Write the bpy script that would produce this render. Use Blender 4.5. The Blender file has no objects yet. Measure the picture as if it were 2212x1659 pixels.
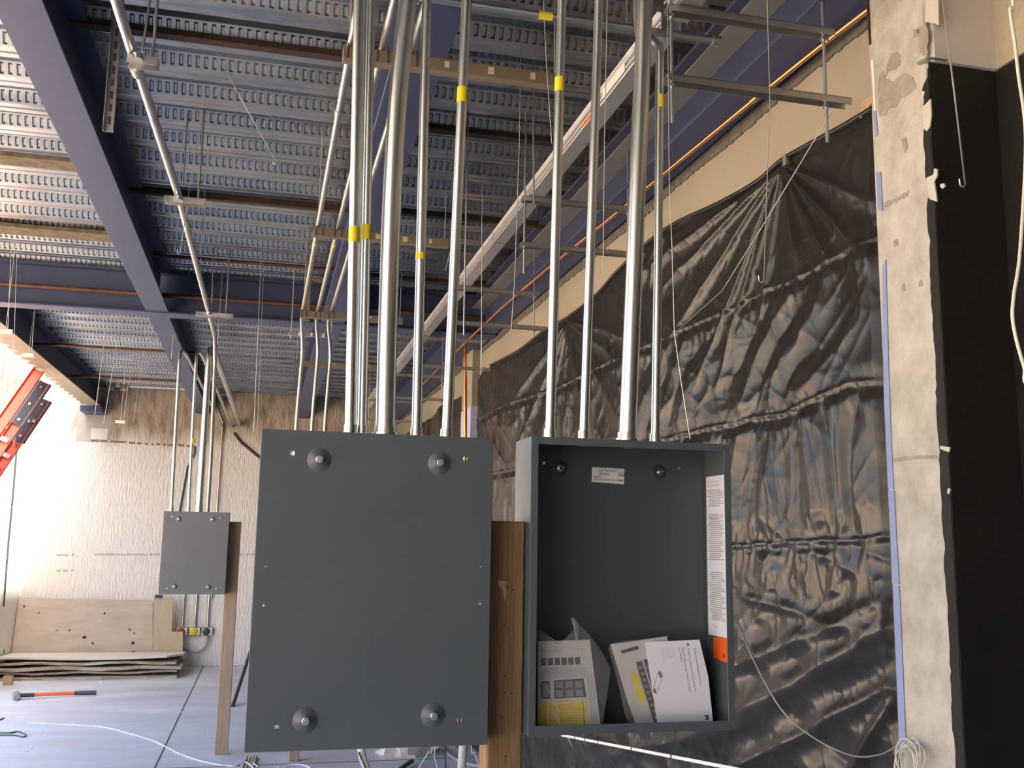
import bpy, bmesh, math, random
import numpy as np
from mathutils import Vector, Matrix
random.seed(7); RNG = np.random.default_rng(7)
S = bpy.context.scene
COL = S.collection
R = math.radians

# ------------------------------------------------------------------ camera
IW, IH, FPX = 2212, 1659, 2150.0
CAM = np.array([0.0, 0.0, 1.70])
def _axes(yaw, pitch, roll):
    cy, sy, cp, sp = math.cos(yaw), math.sin(yaw), math.cos(pitch), math.sin(pitch)
    f = np.array([sy*cp, cy*cp, sp]); r = np.array([cy, -sy, 0.0]); u = np.cross(r, f)
    c, s = math.cos(roll), math.sin(roll)
    return np.array([c*r + s*u, -s*r + c*u, f])
AX = _axes(R(13.848), R(9.155), R(0.913))
cd = bpy.data.cameras.new('camera'); cam = bpy.data.objects.new('camera', cd); COL.objects.link(cam)
cd.sensor_width = 36.0; cd.lens = FPX/IW*36.0; cd.clip_start = 0.05; cd.clip_end = 200
cam.matrix_world = Matrix(((AX[0][0], AX[1][0], -AX[2][0], CAM[0]), (AX[0][1], AX[1][1], -AX[2][1], CAM[1]),
                           (AX[0][2], AX[1][2], -AX[2][2], CAM[2]), (0, 0, 0, 1)))
S.camera = cam
def P(px, py, X=None, Y=None, Z=None):
    """Point seen at a pixel of the photograph, on the plane X, Y or Z = const (used to measure the room)."""
    d = AX.T @ np.array([(px-IW/2)/FPX, (IH/2-py)/FPX, 1.0])
    t = (X-CAM[0])/d[0] if X is not None else (Y-CAM[1])/d[1] if Y is not None else (Z-CAM[2])/d[2]
    return Vector(CAM + d*t)

# ------------------------------------------------------------------ light
S.view_settings.view_transform = 'Standard'; S.view_settings.look = 'None'
S.view_settings.gamma = 1.0; S.view_settings.use_curve_mapping = False
S.view_settings.exposure = 1.95
w = bpy.data.worlds.new('sky'); S.world = w; w.use_nodes = True
nt = w.node_tree; nt.nodes.clear()
sky = nt.nodes.new('ShaderNodeTexSky'); sky.sky_type = 'NISHITA'; sky.sun_disc = False
sky.sun_elevation = R(52); sky.sun_rotation = R(160); sky.air_density = 1.0; sky.dust_density = 4.0
bg = nt.nodes.new('ShaderNodeBackground'); bg.inputs['Strength'].default_value = 0.26
wo = nt.nodes.new('ShaderNodeOutputWorld')
nt.links.new(sky.outputs[0], bg.inputs[0]); nt.links.new(bg.outputs[0], wo.inputs[0])
sl = bpy.data.lights.new('sun', 'SUN'); sl.energy = 8.3; sl.angle = R(1.0); sl.color = (1.0, 0.93, 0.82)
so = bpy.data.objects.new('sun', sl); COL.objects.link(so)
so.rotation_euler = Vector((-0.22, 0.62, -1.05)).to_track_quat('-Z', 'Y').to_euler()
pl = bpy.data.lights.new('daylight_portal', 'AREA'); pl.shape = 'RECTANGLE'; pl.size = 17.2; pl.size_y = 3.4
pl.cycles.is_portal = True
po = bpy.data.objects.new('daylight_portal', pl); COL.objects.link(po)
po.matrix_world = Matrix.Translation((-3.12, 3.65, 1.72)) @ Matrix(((0, 0, -1, 0), (1, 0, 0, 0), (0, -1, 0, 0), (0, 0, 0, 1)))
S.cycles.max_bounces = 10; S.cycles.diffuse_bounces = 6; S.cycles.glossy_bounces = 5
S.cycles.transparent_max_bounces = 12; S.cycles.sample_clamp_indirect = 8.0
S.cycles.caustics_reflective = False; S.cycles.caustics_refractive = False

# ------------------------------------------------------------------ materials
MATS = {}
def mat(name, base, rough=0.6, metal=0.0, var=0.0, vscale=6.0, bump=0.0, bscale=40.0, col2=None, detail=5.0,
        stretch=(1, 1, 1), alpha=1.0, spec=0.5, rvar=0.0, emit=None, coat=0.0):
    if name in MATS: return MATS[name]
    m = bpy.data.materials.new(name); m.use_nodes = True; n = m.node_tree.nodes; l = m.node_tree.links
    b = n['Principled BSDF']; b.inputs['Base Color'].default_value = (*base, 1)
    b.inputs['Roughness'].default_value = rough; b.inputs['Metallic'].default_value = metal
    b.inputs['Alpha'].default_value = alpha; b.inputs['Specular IOR Level'].default_value = spec
    b.inputs['Coat Weight'].default_value = coat
    if var or bump or col2 or rvar:
        tc = n.new('ShaderNodeTexCoord'); mp = n.new('ShaderNodeMapping'); mp.inputs['Scale'].default_value = stretch
        l.new(tc.outputs['Object'], mp.inputs['Vector'])
        nz = n.new('ShaderNodeTexNoise'); nz.inputs['Scale'].default_value = vscale; nz.inputs['Detail'].default_value = detail
        nz.inputs['Roughness'].default_value = 0.65
        l.new(mp.outputs[0], nz.inputs['Vector'])
        if var or col2:
            cr = n.new('ShaderNodeValToRGB'); cr.color_ramp.elements[0].position = 0.3; cr.color_ramp.elements[1].position = 0.72
            c2 = col2 if col2 else tuple(min(1, c*(1+var)) for c in base); c1 = base if col2 else tuple(c*(1-var) for c in base)
            cr.color_ramp.elements[0].color = (*c1, 1); cr.color_ramp.elements[1].color = (*c2, 1)
            l.new(nz.outputs['Fac'], cr.inputs[0]); l.new(cr.outputs[0], b.inputs['Base Color'])
        if rvar:
            mr = n.new('ShaderNodeMapRange'); mr.inputs[1].default_value = 0.3; mr.inputs[2].default_value = 0.7
            mr.inputs[3].default_value = max(0.02, rough-rvar); mr.inputs[4].default_value = min(1, rough+rvar)
            l.new(nz.outputs['Fac'], mr.inputs[0]); l.new(mr.outputs[0], b.inputs['Roughness'])
        if bump:
            nb = n.new('ShaderNodeTexNoise'); nb.inputs['Scale'].default_value = bscale; nb.inputs['Detail'].default_value = 6
            l.new(mp.outputs[0], nb.inputs['Vector'])
            bp = n.new('ShaderNodeBump'); bp.inputs['Strength'].default_value = bump; bp.inputs['Distance'].default_value = 0.01
            l.new(nb.outputs['Fac'], bp.inputs['Height']); l.new(bp.outputs[0], b.inputs['Normal'])
    MATS[name] = m
    return m
M = dict(
    floor=mat('floor_concrete', (0.58, 0.595, 0.65), 0.55, var=0.18, vscale=1.6, bump=0.15, bscale=30, stretch=(0.5, 1.6, 1), rvar=0.15),
    joint=mat('joint_dark', (0.07, 0.07, 0.08), 0.9),
    street=mat('pavement_outside', (0.62, 0.50, 0.36), 0.9, var=0.1),
    facade=mat('facade_outside', (0.62, 0.56, 0.47), 0.9, var=0.1),
    cream=mat('cream_plaster', (0.285, 0.245, 0.19), 0.85, var=0.05, vscale=2.2, bump=0.15, bscale=18),
    column=mat('rough_plaster', (0.31, 0.29, 0.245), 0.9, col2=(0.50, 0.485, 0.44), vscale=9, bump=0.5, bscale=35),
    colgrey=mat('bare_concrete', (0.23, 0.215, 0.18), 0.95, col2=(0.34, 0.32, 0.27), vscale=22, bump=0.6, bscale=60),
    greywash=mat('grey_white_paint', (0.52, 0.49, 0.47), 0.85, var=0.04, vscale=3),
    tanconc=mat('tan_concrete', (0.42, 0.36, 0.27), 0.9, var=0.12, vscale=9, bump=0.3),
    bluepaint=mat('blue_paint', (0.20, 0.25, 0.44), 0.6, var=0.05),
    lilac=mat('lilac_paint', (0.42, 0.42, 0.58), 0.7, var=0.06),
    black=mat('black_paint', (0.011, 0.010, 0.009), 0.75, var=0.3, vscale=5, spec=0.3),
    white=mat('white_chip', (0.78, 0.75, 0.70), 0.8, var=0.05),
    navy=mat('navy_steel_paint', (0.054, 0.068, 0.140), 0.48, var=0.12, vscale=3, rvar=0.05, spec=0.32),
    flange_sun=mat('sunlit_flange_tan', (0.24, 0.185, 0.13), 0.6, var=0.15, vscale=8),  # sunlight on the far beam's bottom flange, put into its colour
    deck=mat('galvanised_deck', (0.43, 0.425, 0.415), 0.29, metal=0.92, var=0.24, vscale=2.2, rvar=0.1, stretch=(0.35, 3, 1)),
    rust=mat('rusty_steel', (0.055, 0.032, 0.02), 0.75, metal=0.3, var=0.4, vscale=25),
    dustgalv=mat('dusty_galvanised', (0.36, 0.32, 0.28), 0.6, metal=0.3, var=0.12, vscale=6),
    offwhite=mat('offwhite_plaster', (0.46, 0.44, 0.39), 0.85, var=0.06),
    mottle=mat('mottled_concrete_strip', (0.075, 0.055, 0.035), 0.9, col2=(0.20, 0.155, 0.10), vscale=14, bump=0.3),
    rustpipe=mat('rust_brown_pipe', (0.12, 0.055, 0.03), 0.55, metal=0.4, var=0.3, vscale=14),
    emt=mat('galvanised_conduit', (0.53, 0.55, 0.54), 0.32, metal=1.0, var=0.06, vscale=9, rvar=0.05, stretch=(1, 1, 0.2)),
    emtdull=mat('dull_galvanised', (0.52, 0.51, 0.48), 0.38, metal=0.95, var=0.14, vscale=14, rvar=0.08),
    strut=mat('strut_steel', (0.42, 0.41, 0.38), 0.42, metal=0.9, var=0.14, vscale=12),
    alu=mat('aluminium_tray', (0.72, 0.70, 0.69), 0.34, metal=0.85, var=0.06, vscale=5),
    zinc=mat('zinc_bolt', (0.72, 0.72, 0.70), 0.25, metal=1.0),
    copper=mat('copper_tube', (0.78, 0.33, 0.14), 0.27, metal=1.0, var=0.15, vscale=10),
    wire=mat('tie_wire', (0.62, 0.60, 0.57), 0.4, metal=0.7),
    rod=mat('threaded_rod_zinc', (0.42, 0.44, 0.47), 0.42, metal=0.9, var=0.1, vscale=60),
    cable=mat('white_cable', (0.70, 0.68, 0.61), 0.5),
    string=mat('white_string', (0.82, 0.82, 0.82), 0.8),
    yellow=mat('yellow_label', (0.80, 0.62, 0.02), 0.5, var=0.06, vscale=40),
    orange=mat('orange_sticker', (0.95, 0.13, 0.015), 0.5),
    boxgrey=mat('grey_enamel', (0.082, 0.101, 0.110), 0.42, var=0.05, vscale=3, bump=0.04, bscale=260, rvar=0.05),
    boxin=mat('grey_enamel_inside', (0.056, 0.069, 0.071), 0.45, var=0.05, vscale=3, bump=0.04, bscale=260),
    boxfar=mat('grey_enamel_far', (0.15, 0.155, 0.165), 0.38, var=0.06, vscale=4),  # lighter enamel for the distant box
    wood=mat('weathered_timber', (0.085, 0.052, 0.024), 0.75, col2=(0.34, 0.20, 0.08), vscale=6, bump=0.35, bscale=50, stretch=(3, 3, 0.22)),
    woodfar=mat('grey_timber', (0.30, 0.22, 0.155), 0.8, col2=(0.42, 0.32, 0.24), vscale=10, bump=0.2, stretch=(3, 3, 0.25)),
    batten=mat('tan_batten', (0.155, 0.122, 0.09), 0.75, var=0.15, vscale=10, stretch=(0.3, 3, 3)),
    ply=mat('old_plywood', (0.44, 0.37, 0.30), 0.85, col2=(0.60, 0.53, 0.45), vscale=4, bump=0.15, stretch=(0.6, 1, 2.2)),
    plydark=mat('dirty_plywood', (0.30, 0.24, 0.18), 0.9, col2=(0.50, 0.44, 0.36), vscale=8, bump=0.3, stretch=(0.5, 1, 3)),
    knot=mat('dark_stain', (0.06, 0.04, 0.025), 0.9),
    poly=mat('black_polyethylene', (0.016, 0.0142, 0.0125), 0.25, spec=0.31, rvar=0.05, vscale=5),
    hose=mat('grey_hose', (0.42, 0.42, 0.41), 0.45),
    pvc=mat('white_pvc', (0.72, 0.70, 0.66), 0.4, var=0.05),
    orangeglass=mat('orange_fibreglass', (0.80, 0.17, 0.09), 0.45, var=0.08),
    darkplate=mat('dark_plastic', (0.045, 0.045, 0.055), 0.45),
    red=mat('red_paint', (0.75, 0.05, 0.02), 0.5),
    orangehandle=mat('orange_handle', (0.85, 0.18, 0.05), 0.45),
    iron=mat('hammer_iron', (0.35, 0.36, 0.38), 0.4, metal=0.8),
    paper=mat('white_paper', (0.80, 0.80, 0.86), 0.75),
    paperlabel=mat('label_paper', (0.66, 0.65, 0.62), 0.6),
    booklet=mat('booklet_paper', (0.60, 0.585, 0.55), 0.7, var=0.03),
    ink=mat('ink_black', (0.03, 0.03, 0.03), 0.7),
    inkgrey=mat('ink_grey', (0.20, 0.20, 0.20), 0.7),
    inklight=mat('ink_pale', (0.38, 0.37, 0.36), 0.7),
    bag=mat('clear_bag', (0.62, 0.62, 0.60), 0.2, alpha=0.17, spec=0.6),
    sack=mat('white_sack', (0.70, 0.66, 0.62), 0.8, var=0.06, bump=0.3),
    green=mat('dark_green_cord', (0.05, 0.09, 0.06), 0.6),
    foam=mat('foam_bits', (0.9, 0.9, 0.92), 0.8),
    cardboard=mat('brown_offcut', (0.42, 0.27, 0.17), 0.8),
)

def back_wall_mat():
    m = bpy.data.materials.new('stucco_back_wall'); m.use_nodes = True; n = m.node_tree.nodes; l = m.node_tree.links
    b = n['Principled BSDF']; b.inputs['Roughness'].default_value = 0.9
    tc = n.new('ShaderNodeTexCoord'); sx = n.new('ShaderNodeSeparateXYZ'); l.new(tc.outputs['Object'], sx.inputs[0])
    n1 = n.new('ShaderNodeTexNoise'); n1.inputs['Scale'].default_value = 1.6; n1.inputs['Detail'].default_value = 7
    mp = n.new('ShaderNodeMapping'); mp.inputs['Scale'].default_value = (1.6, 1, 0.5)
    l.new(tc.outputs['Object'], mp.inputs[0]); l.new(mp.outputs[0], n1.inputs['Vector'])
    # bare, grimy concrete band at the head of the wall (an old paint edge at about 3.05 m)
    a = n.new('ShaderNodeMath'); a.operation = 'MULTIPLY_ADD'; a.inputs[1].default_value = 0.75; l.new(n1.outputs['Fac'], a.inputs[0]); l.new(sx.outputs['Z'], a.inputs[2])
    r = n.new('ShaderNodeMapRange'); r.inputs[1].default_value = 3.36; r.inputs[2].default_value = 3.62; l.new(a.outputs[0], r.inputs[0])
    n2 = n.new('ShaderNodeTexNoise'); n2.inputs['Scale'].default_value = 7; n2.inputs['Detail'].default_value = 6
    l.new(mp.outputs[0], n2.inputs['Vector'])
    c1 = n.new('ShaderNodeValToRGB'); c1.color_ramp.elements[0].color = (0.80, 0.76, 0.70, 1); c1.color_ramp.elements[1].color = (0.88, 0.85, 0.80, 1)
    c2 = n.new('ShaderNodeValToRGB'); c2.color_ramp.elements[0].color = (0.26, 0.20, 0.14, 1); c2.color_ramp.elements[1].color = (0.52, 0.44, 0.34, 1)
    c2.color_ramp.elements[0].position = 0.3; c2.color_ramp.elements[1].position = 0.55
    l.new(n2.outputs['Fac'], c1.inputs[0]); l.new(n2.outputs['Fac'], c2.inputs[0])
    mx = n.new('ShaderNodeMix'); mx.data_type = 'RGBA'; l.new(r.outputs[0], mx.inputs[0]); l.new(c1.outputs[0], mx.inputs[6]); l.new(c2.outputs[0], mx.inputs[7])
    l.new(mx.outputs[2], b.inputs['Base Color'])
    mp2 = n.new('ShaderNodeMapping'); mp2.inputs['Scale'].default_value = (1, 1, 0.22); l.new(tc.outputs['Object'], mp2.inputs[0])
    n3 = n.new('ShaderNodeTexNoise'); n3.inputs['Scale'].default_value = 40; n3.inputs['Detail'].default_value = 4; l.new(mp2.outputs[0], n3.inputs['Vector'])
    bp = n.new('ShaderNodeBump'); bp.inputs['Strength'].default_value = 0.65; bp.inputs['Distance'].default_value = 0.03
    l.new(n3.outputs['Fac'], bp.inputs['Height']); l.new(bp.outputs[0], b.inputs['Normal'])
    return m
M['stucco'] = back_wall_mat()

# ------------------------------------------------------------------ mesh builder
ORG = {}
class MB:
    def __init__(self): self.v = []; self.f = []
    def add(self, vs, fs):
        o = len(self.v); self.v += [tuple(x) for x in vs]; self.f += [tuple(i+o for i in f) for f in fs]; return self
    def box(self, lo, hi):
        x0, y0, z0 = (min(a, b) for a, b in zip(lo, hi)); x1, y1, z1 = (max(a, b) for a, b in zip(lo, hi))
        return self.add([(x0, y0, z0), (x1, y0, z0), (x1, y1, z0), (x0, y1, z0), (x0, y0, z1), (x1, y0, z1), (x1, y1, z1), (x0, y1, z1)],
                        [(0, 3, 2, 1), (4, 5, 6, 7), (0, 1, 5, 4), (1, 2, 6, 5), (2, 3, 7, 6), (3, 0, 4, 7)])
    def bar(self, a, b, w, h, up=(0, 0, 1)):
        """rectangular bar from a to b: w across, h along up"""
        a, b = Vector(a), Vector(b); d = (b-a).normalized(); u = Vector(up)
        s = d.cross(u)
        if s.length < 1e-4: s = d.cross(Vector((0, 1, 0)))
        s.normalize(); u = s.cross(d).normalized()
        vs = [p + s*(i*w/2) + u*(j*h/2) for p in (a, b) for i, j in ((-1, -1), (1, -1), (1, 1), (-1, 1))]
        return self.add(vs, [(0, 1, 2, 3), (7, 6, 5, 4), (0, 4, 5, 1), (1, 5, 6, 2), (2, 6, 7, 3), (3, 7, 4, 0)])
    def tube(self, pts, r, n=12, cap=True, rb=0.0):
        pts = [Vector(p) for p in pts]
        if rb and len(pts) > 2: pts = round_corners(pts, rb)
        rs = r if isinstance(r, (list, tuple)) else [r]*len(pts)
        t0 = (pts[1]-pts[0]).normalized(); ref = Vector((1, 0, 0)) if abs(t0.x) < 0.8 else Vector((0, 1, 0))
        nrm = (ref - t0*ref.dot(t0)).normalized(); vs = []; fs = []
        for i, p in enumerate(pts):
            t = ((pts[i+1]-p) if i == 0 else (p-pts[i-1]) if i == len(pts)-1 else ((pts[i+1]-p).normalized()+(p-pts[i-1]).normalized())).normalized()
            nrm = (nrm - t*nrm.dot(t)).normalized(); bn = t.cross(nrm)
            vs += [p + (nrm*math.cos(2*math.pi*k/n) + bn*math.sin(2*math.pi*k/n))*rs[i] for k in range(n)]
        for i in range(len(pts)-1):
            for k in range(n):
                a, b = i*n+k, i*n+(k+1) % n; fs.append((a, b, b+n, a+n))
        if cap: fs += [tuple(range(n-1, -1, -1)), tuple(range((len(pts)-1)*n, len(pts)*n))]
        return self.add(vs, fs)
    def lathe(self, c, axis, prof, n=24):
        """prof: (distance along axis, radius) pairs around axis through c"""
        a = Vector(axis).normalized(); s = a.orthogonal().normalized(); t = a.cross(s); c = Vector(c); vs = []; fs = []
        for h, r in prof: vs += [c + a*h + (s*math.cos(2*math.pi*k/n)+t*math.sin(2*math.pi*k/n))*max(r, 1e-5) for k in range(n)]
        for i in range(len(prof)-1):
            for k in range(n):
                p, q = i*n+k, i*n+(k+1) % n; fs.append((p, q, q+n, p+n))
        fs += [tuple(range(n-1, -1, -1)), tuple(range((len(prof)-1)*n, len(prof)*n))]
        return self.add(vs, fs)
    def prism(self, poly, vec):
        """polygon of 3-D points extruded along vec"""
        n = len(poly); v = Vector(vec); A = [Vector(p) for p in poly]; nn = Vector((0, 0, 0))
        for i in range(n): nn += A[i].cross(A[(i+1) % n])
        if nn.dot(v) > 0: A.reverse()
        vs = A + [p+v for p in A]
        return self.add(vs, [tuple(range(n)), tuple(range(2*n-1, n-1, -1))] + [((i+1) % n, i, i+n, (i+1) % n+n) for i in range(n)])
    def build(self, name, m, parent=None, bevel=0.0, smooth=None, origin=None):
        me = bpy.data.meshes.new(name); o = bpy.data.objects.new(name, me); COL.objects.link(o)
        V = np.array([tuple(x) for x in self.v], dtype=float)
        if parent is not None: org = ORG[parent.name]; o.parent = parent
        else:
            org = np.array(origin, float) if origin is not None else np.array([(V[:, 0].min()+V[:, 0].max())/2, (V[:, 1].min()+V[:, 1].max())/2, V[:, 2].min()])
            o.location = org
        ORG[o.name] = org
        me.from_pydata((V-org).tolist(), [], self.f); me.materials.append(m); me.update()
        if bevel:
            bm = bmesh.new(); bm.from_mesh(me)
            ed = [e for e in bm.edges if len(e.link_faces) == 2 and e.calc_face_angle(0) > R(40)]
            bmesh.ops.bevel(bm, geom=ed, offset=bevel, segments=1, affect='EDGES', profile=0.5, clamp_overlap=True)
            bm.to_mesh(me); bm.free()
        if smooth:
            me.shade_smooth(); me.set_sharp_from_angle(angle=R(smooth))
        return o
def round_corners(pts, rb, k=6):
    out = [pts[0]]
    for i in range(1, len(pts)-1):
        a, p, b = pts[i-1], pts[i], pts[i+1]; u = (a-p); v = (b-p); q = min(rb, u.length*0.48, v.length*0.48)
        u.normalize(); v.normalize(); s, e = p+u*q, p+v*q
        for j in range(k+1):
            t = j/k; out.append(s*(1-t)**2 + p*2*t*(1-t) + e*t*t)
    out.append(pts[-1]); return out
def smooth_path(pts, k=8):
    """Catmull-Rom through pts"""
    pts = [Vector(p) for p in pts]; q = [pts[0]*2-pts[1]] + pts + [pts[-1]*2-pts[-2]]; out = []
    for i in range(1, len(q)-2):
        for j in range(k):
            t = j/k; a, b, c, d = q[i-1:i+3]
            out.append(0.5*((2*b)+(c-a)*t+(2*a-5*b+4*c-d)*t*t+(3*b-a-3*c+d)*t**3))
    out.append(pts[-1]); return out

def tag(o, label=None, cat=None, group=None, kind=None):
    if label: o['label'] = label
    if cat: o['category'] = cat
    if group: o['group'] = group
    if kind: o['kind'] = kind
    return o
def thing(name, loc, label, cat, group=None):
    o = bpy.data.objects.new(name, None); COL.objects.link(o); o.location = loc; o.empty_display_size = 0.05
    ORG[o.name] = np.array(tuple(loc), float); return tag(o, label, cat, group)
def struct(name, mb, m, parent=None, **k):
    o = mb.build(name, m, parent, **k)
    if parent is None: o['kind'] = 'structure'
    return o
def copy_thing(o, delta, parent=None):
    """copy of a thing with its parts, moved by delta"""
    c = o.copy(); COL.objects.link(c)
    if parent is None: c.location = Vector(o.location) + Vector(delta); ORG[c.name] = ORG[o.name] + np.array(delta)
    else: c.parent = parent; ORG[c.name] = ORG[parent.name]
    for ch in list(o.children): copy_thing(ch, delta, c)
    return c
def text_faces(s, size, font_shear=0.0):
    cu = bpy.data.curves.new('lettering_curve', 'FONT'); cu.body = s; cu.size = size; cu.resolution_u = 2; cu.shear = font_shear
    o = bpy.data.objects.new('lettering_tmp', cu); COL.objects.link(o)
    dg = bpy.context.evaluated_depsgraph_get(); ev = o.evaluated_get(dg); me = ev.to_mesh()
    vs = [tuple(v.co) for v in me.vertices]; fs = [tuple(p.vertices) for p in me.polygons]
    ev.to_mesh_clear(); bpy.data.objects.remove(o); bpy.data.curves.remove(cu); return vs, fs
def put_text(mb, s, size, o, u, v):
    """text laid with its baseline start at o, reading along unit u, up along unit v"""
    vs, fs = text_faces(s, size); o, u, v = Vector(o), Vector(u), Vector(v)
    mb.add([o + u*x + v*y for x, y, _ in vs], fs)

# ------------------------------------------------------------------ the room
XW, YB, ZD = 1.86, 14.6, 3.78            # right wall plane, back wall plane, underside of the deck
XL, YO = -3.05, 12.25                      # left wall plane; in front of YO the side of the hall is open to the street
fl = struct('floor', MB().box((XL-0.15, -5.2, -0.12), (2.3, YB+0.2, 0)), M['floor'])
def joint(a, b):
    a, b = Vector(a), Vector(b); MB().bar(a+Vector((0, 0, -0.0005)), b+Vector((0, 0, -0.0005)), 0.012, 0.004).build('control_joint', M['joint'], fl)
joint((-0.70, 0, 0), (-0.67, YB, 0)); joint((XL, 8.22, 0), (2.0, 8.22, 0))
struct('ground_outside', MB().box((-45, -30, -0.3), (XL-0.15, 40, -0.10)), M['street'])
struct('wall_outside_building', MB().box((-21, -26, -0.1), (-20, 36, 5.0)), M['facade'])
wb = struct('wall_back', MB().box((XL-0.2, YB, 0), (2.3, YB+0.2, 4.1)), M['stucco'], origin=(0, YB, 0))
struct('wall_left', MB().box((XL-0.2, YO, 0), (XL, YB, 4.0)), M['stucco'], origin=(XL, YB, 0))
struct('wall_front', MB().box((XL-0.2, -5.2, 0), (2.3, -5.0, 4.0)), M['greywash'])
# right wall: plaster plane behind the sheeting, recess nearer the camera, pilasters
YN, YF = 2.335, 2.615                     # near pilaster
XP = 1.80
wr = struct('wall_right', MB().box((XW, YF-0.02, 0), (2.3, YB, 3.62)).box((2.04, -5.0, 0), (2.3, YF-0.02, 4.0)), M['cream'], origin=(XW, 0, 0))
MB().box((2.03, -5.0, 0), (2.0401, YN, 3.10)).build('black_paint_panel', M['black'], wr)
MB().box((2.022, -5.0, 3.10), (2.0401, YN, 4.0)).build('bare_concrete_band', M['tanconc'], wr)
pi = struct('column_near', MB().box((XP, YN+0.004, 0), (2.05, YF, 3.80)), M['column'], origin=(XP, YN, 0), bevel=0.006)
MB().box((XP+0.006, YN-0.002, 0), (2.03, YN+0.006, 3.10)).build('black_paint_face', M['black'], pi)
MB().box((XP+0.015, YN-0.016, 3.10), (2.022, YN+0.006, 3.80)).build('grey_painted_face', M['greywash'], pi)
def ragged(pts, amp=2.6, k=6):
    out = []
    for (a, b), (c, d) in zip(pts, pts[1:]+pts[:1]):
        for j in range(k): out.append((a+(c-a)*j/k+random.uniform(-amp, amp), b+(d-b)*j/k+random.uniform(-amp, amp)))
    return out
def on_col(pts, th=0.002, X=XP): return MB().prism([P(x, y, X=X) for x, y in pts], (-th, 0, 0))
# black paint lapping round the arris on to the column face, with a torn edge
ed = [(2008, 146), (2006, 165), (1996, 184), (1992, 200), (1998, 214), (1995, 236), (1999, 262), (1996, 300), (2000, 345), (2001, 386), (2014, 389),
      (2016, 400), (2020, 424), (2006, 428), (2003, 450), (2006, 500), (2011, 520), (2010, 560), (2013, 640), (2018, 720), (2023, 800), (2024, 880), (2030, 960),
      (2032, 1040), (2036, 1090), (2038, 1140), (2043, 1185), (2040, 1215), (2047, 1290), (2050, 1350), (2053, 1420), (2056, 1480), (2058, 1560), (2064, 1610), (2066, 1659), (2076, 1850)]
ed2 = []
for (a, b), (c, d) in zip(ed, ed[1:]):
    k = max(1, int((d-b)/14))
    for j in range(k): ed2.append((a+(c-a)*j/k+(random.uniform(-1.6, 1.6) if j else 0), b+(d-b)*j/k))
ed2.append(ed[-1])
lp = MB()
for (a, b), (c, d) in zip(ed2, ed2[1:]):
    q = [P(a, b, X=XP), P(c, d, X=XP)]
    lp.prism([q[0], q[1], Vector((XP, YN-0.002, q[1].z)), Vector((XP, YN-0.002, q[0].z))], (-0.0025, 0, 0))
lp.build('black_paint_lap', M['black'], pi)
for poly in ([(1995, 232), (2012, 214), (2014, 245), (2011, 275), (2004, 284), (1998, 278)], [(1993, 196), (2000, 198), (1996, 214), (1991, 210)], [(2004, 384), (2018, 378), (2021, 364), (2027, 366), (2027, 380), (2020, 392), (2024, 416), (2026, 436), (2010, 430)],
             [(2033, 963), (2054, 966), (2052, 977), (2034, 970)], [(2034, 398), (2041, 396), (2044, 402), (2038, 408), (2033, 403)], [(2051, 1054), (2055, 1056), (2053, 1068), (2048, 1064)]):
    on_col(poly, 0.004).build('plaster_flake', M['offwhite'], pi)
for poly in ([(1925, 118), (1938, 112), (1946, 120), (1945, 140), (1934, 150), (1920, 155), (1914, 165), (1916, 140)], [(1984, 60), (2003, 46), (2005, 110), (2003, 118), (1990, 118), (1985, 95)],
             [(1899, 168), (1908, 152), (1914, 170), (1930, 176), (1950, 158), (1972, 166), (1980, 190), (1960, 206), (1944, 214), (1938, 230), (1920, 236), (1914, 250), (1900, 252), (1897, 200)], [(1948, 300), (1958, 296), (1962, 318), (1954, 330)], [(1930, 520), (1938, 516), (1941, 530), (1932, 533)], [(1948, 616), (1954, 612), (1956, 628), (1949, 630)], [(1984, 610), (1992, 604), (1993, 618), (1985, 620)], [(1974, 64), (1985, 63), (1985, 78), (1974, 82)],
             [(1910, 438), (1938, 426), (1965, 412), (1960, 425), (1936, 436), (1912, 450)], [(1930, 990), (1985, 983), (2024, 985), (2024, 991), (1980, 993), (1932, 998)]):
    on_col(ragged(poly, 2.6 if abs(poly[0][1]-poly[2][1]) > 25 else 0.8), 0.0015).build('bare_concrete_patch', M['colgrey'], pi)
on_col([(2000, -10), (2028, -10), (2029, 55), (2018, 50), (2000, 48)], 0.002).build('white_paint_patch', M['offwhite'], pi)
on_col([(1883, 130), (1888, 130), (1893, 240), (1890, 242)], 0.003).build('white_paint_edge', M['white'], pi)
for poly in ([(1887, 240), (1893, 240), (1898, 290), (1892, 296)], [(1894, 372), (1904, 372), (1908, 455), (1898, 454)],
             [(1908, 575), (1915, 560), (1917, 640), (1921, 800), (1926, 940), (1932, 1058), (1920, 1056), (1912, 880), (1908, 720)],
             [(1920, 1060), (1933, 1060), (1938, 1160), (1944, 1262), (1929, 1262), (1925, 1160)], [(1930, 1265), (1944, 1265), (1952, 1450), (1959, 1620), (1945, 1640), (1940, 1500)]):
    on_col(poly, 0.003).build('blue_paint_strip', M['bluepaint'], pi)
br = thing('angle_bracket', P(2010, 132, X=XP-0.01), 'small bent metal bracket fixed at the black paint line of the bare column', 'bracket')
MB().prism([P(x, y, X=XP-0.004) for x, y in ((1981, 137), (2003, 124), (2004, 134), (1988, 141))], (-0.004, 0, 0)).build('wall_leg', M['strut'], br)
MB().box(tuple(P(2003, 122, Y=YN-0.03)), tuple(P(2043, 133, Y=YN-0.018))).build('front_leg', M['alu'], br)
# far pilaster with its old blue dado
pf = struct('column_far', MB().box((XP-0.02, 8.75, 0), (2.0, 9.2, 3.62)), M['cream'], origin=(XP, 9, 0), bevel=0.005)
MB().box((XP-0.024, 8.746, 0), (1.99, 9.204, 2.93)).build('blue_dado_paint', M['lilac'], pf)
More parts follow.
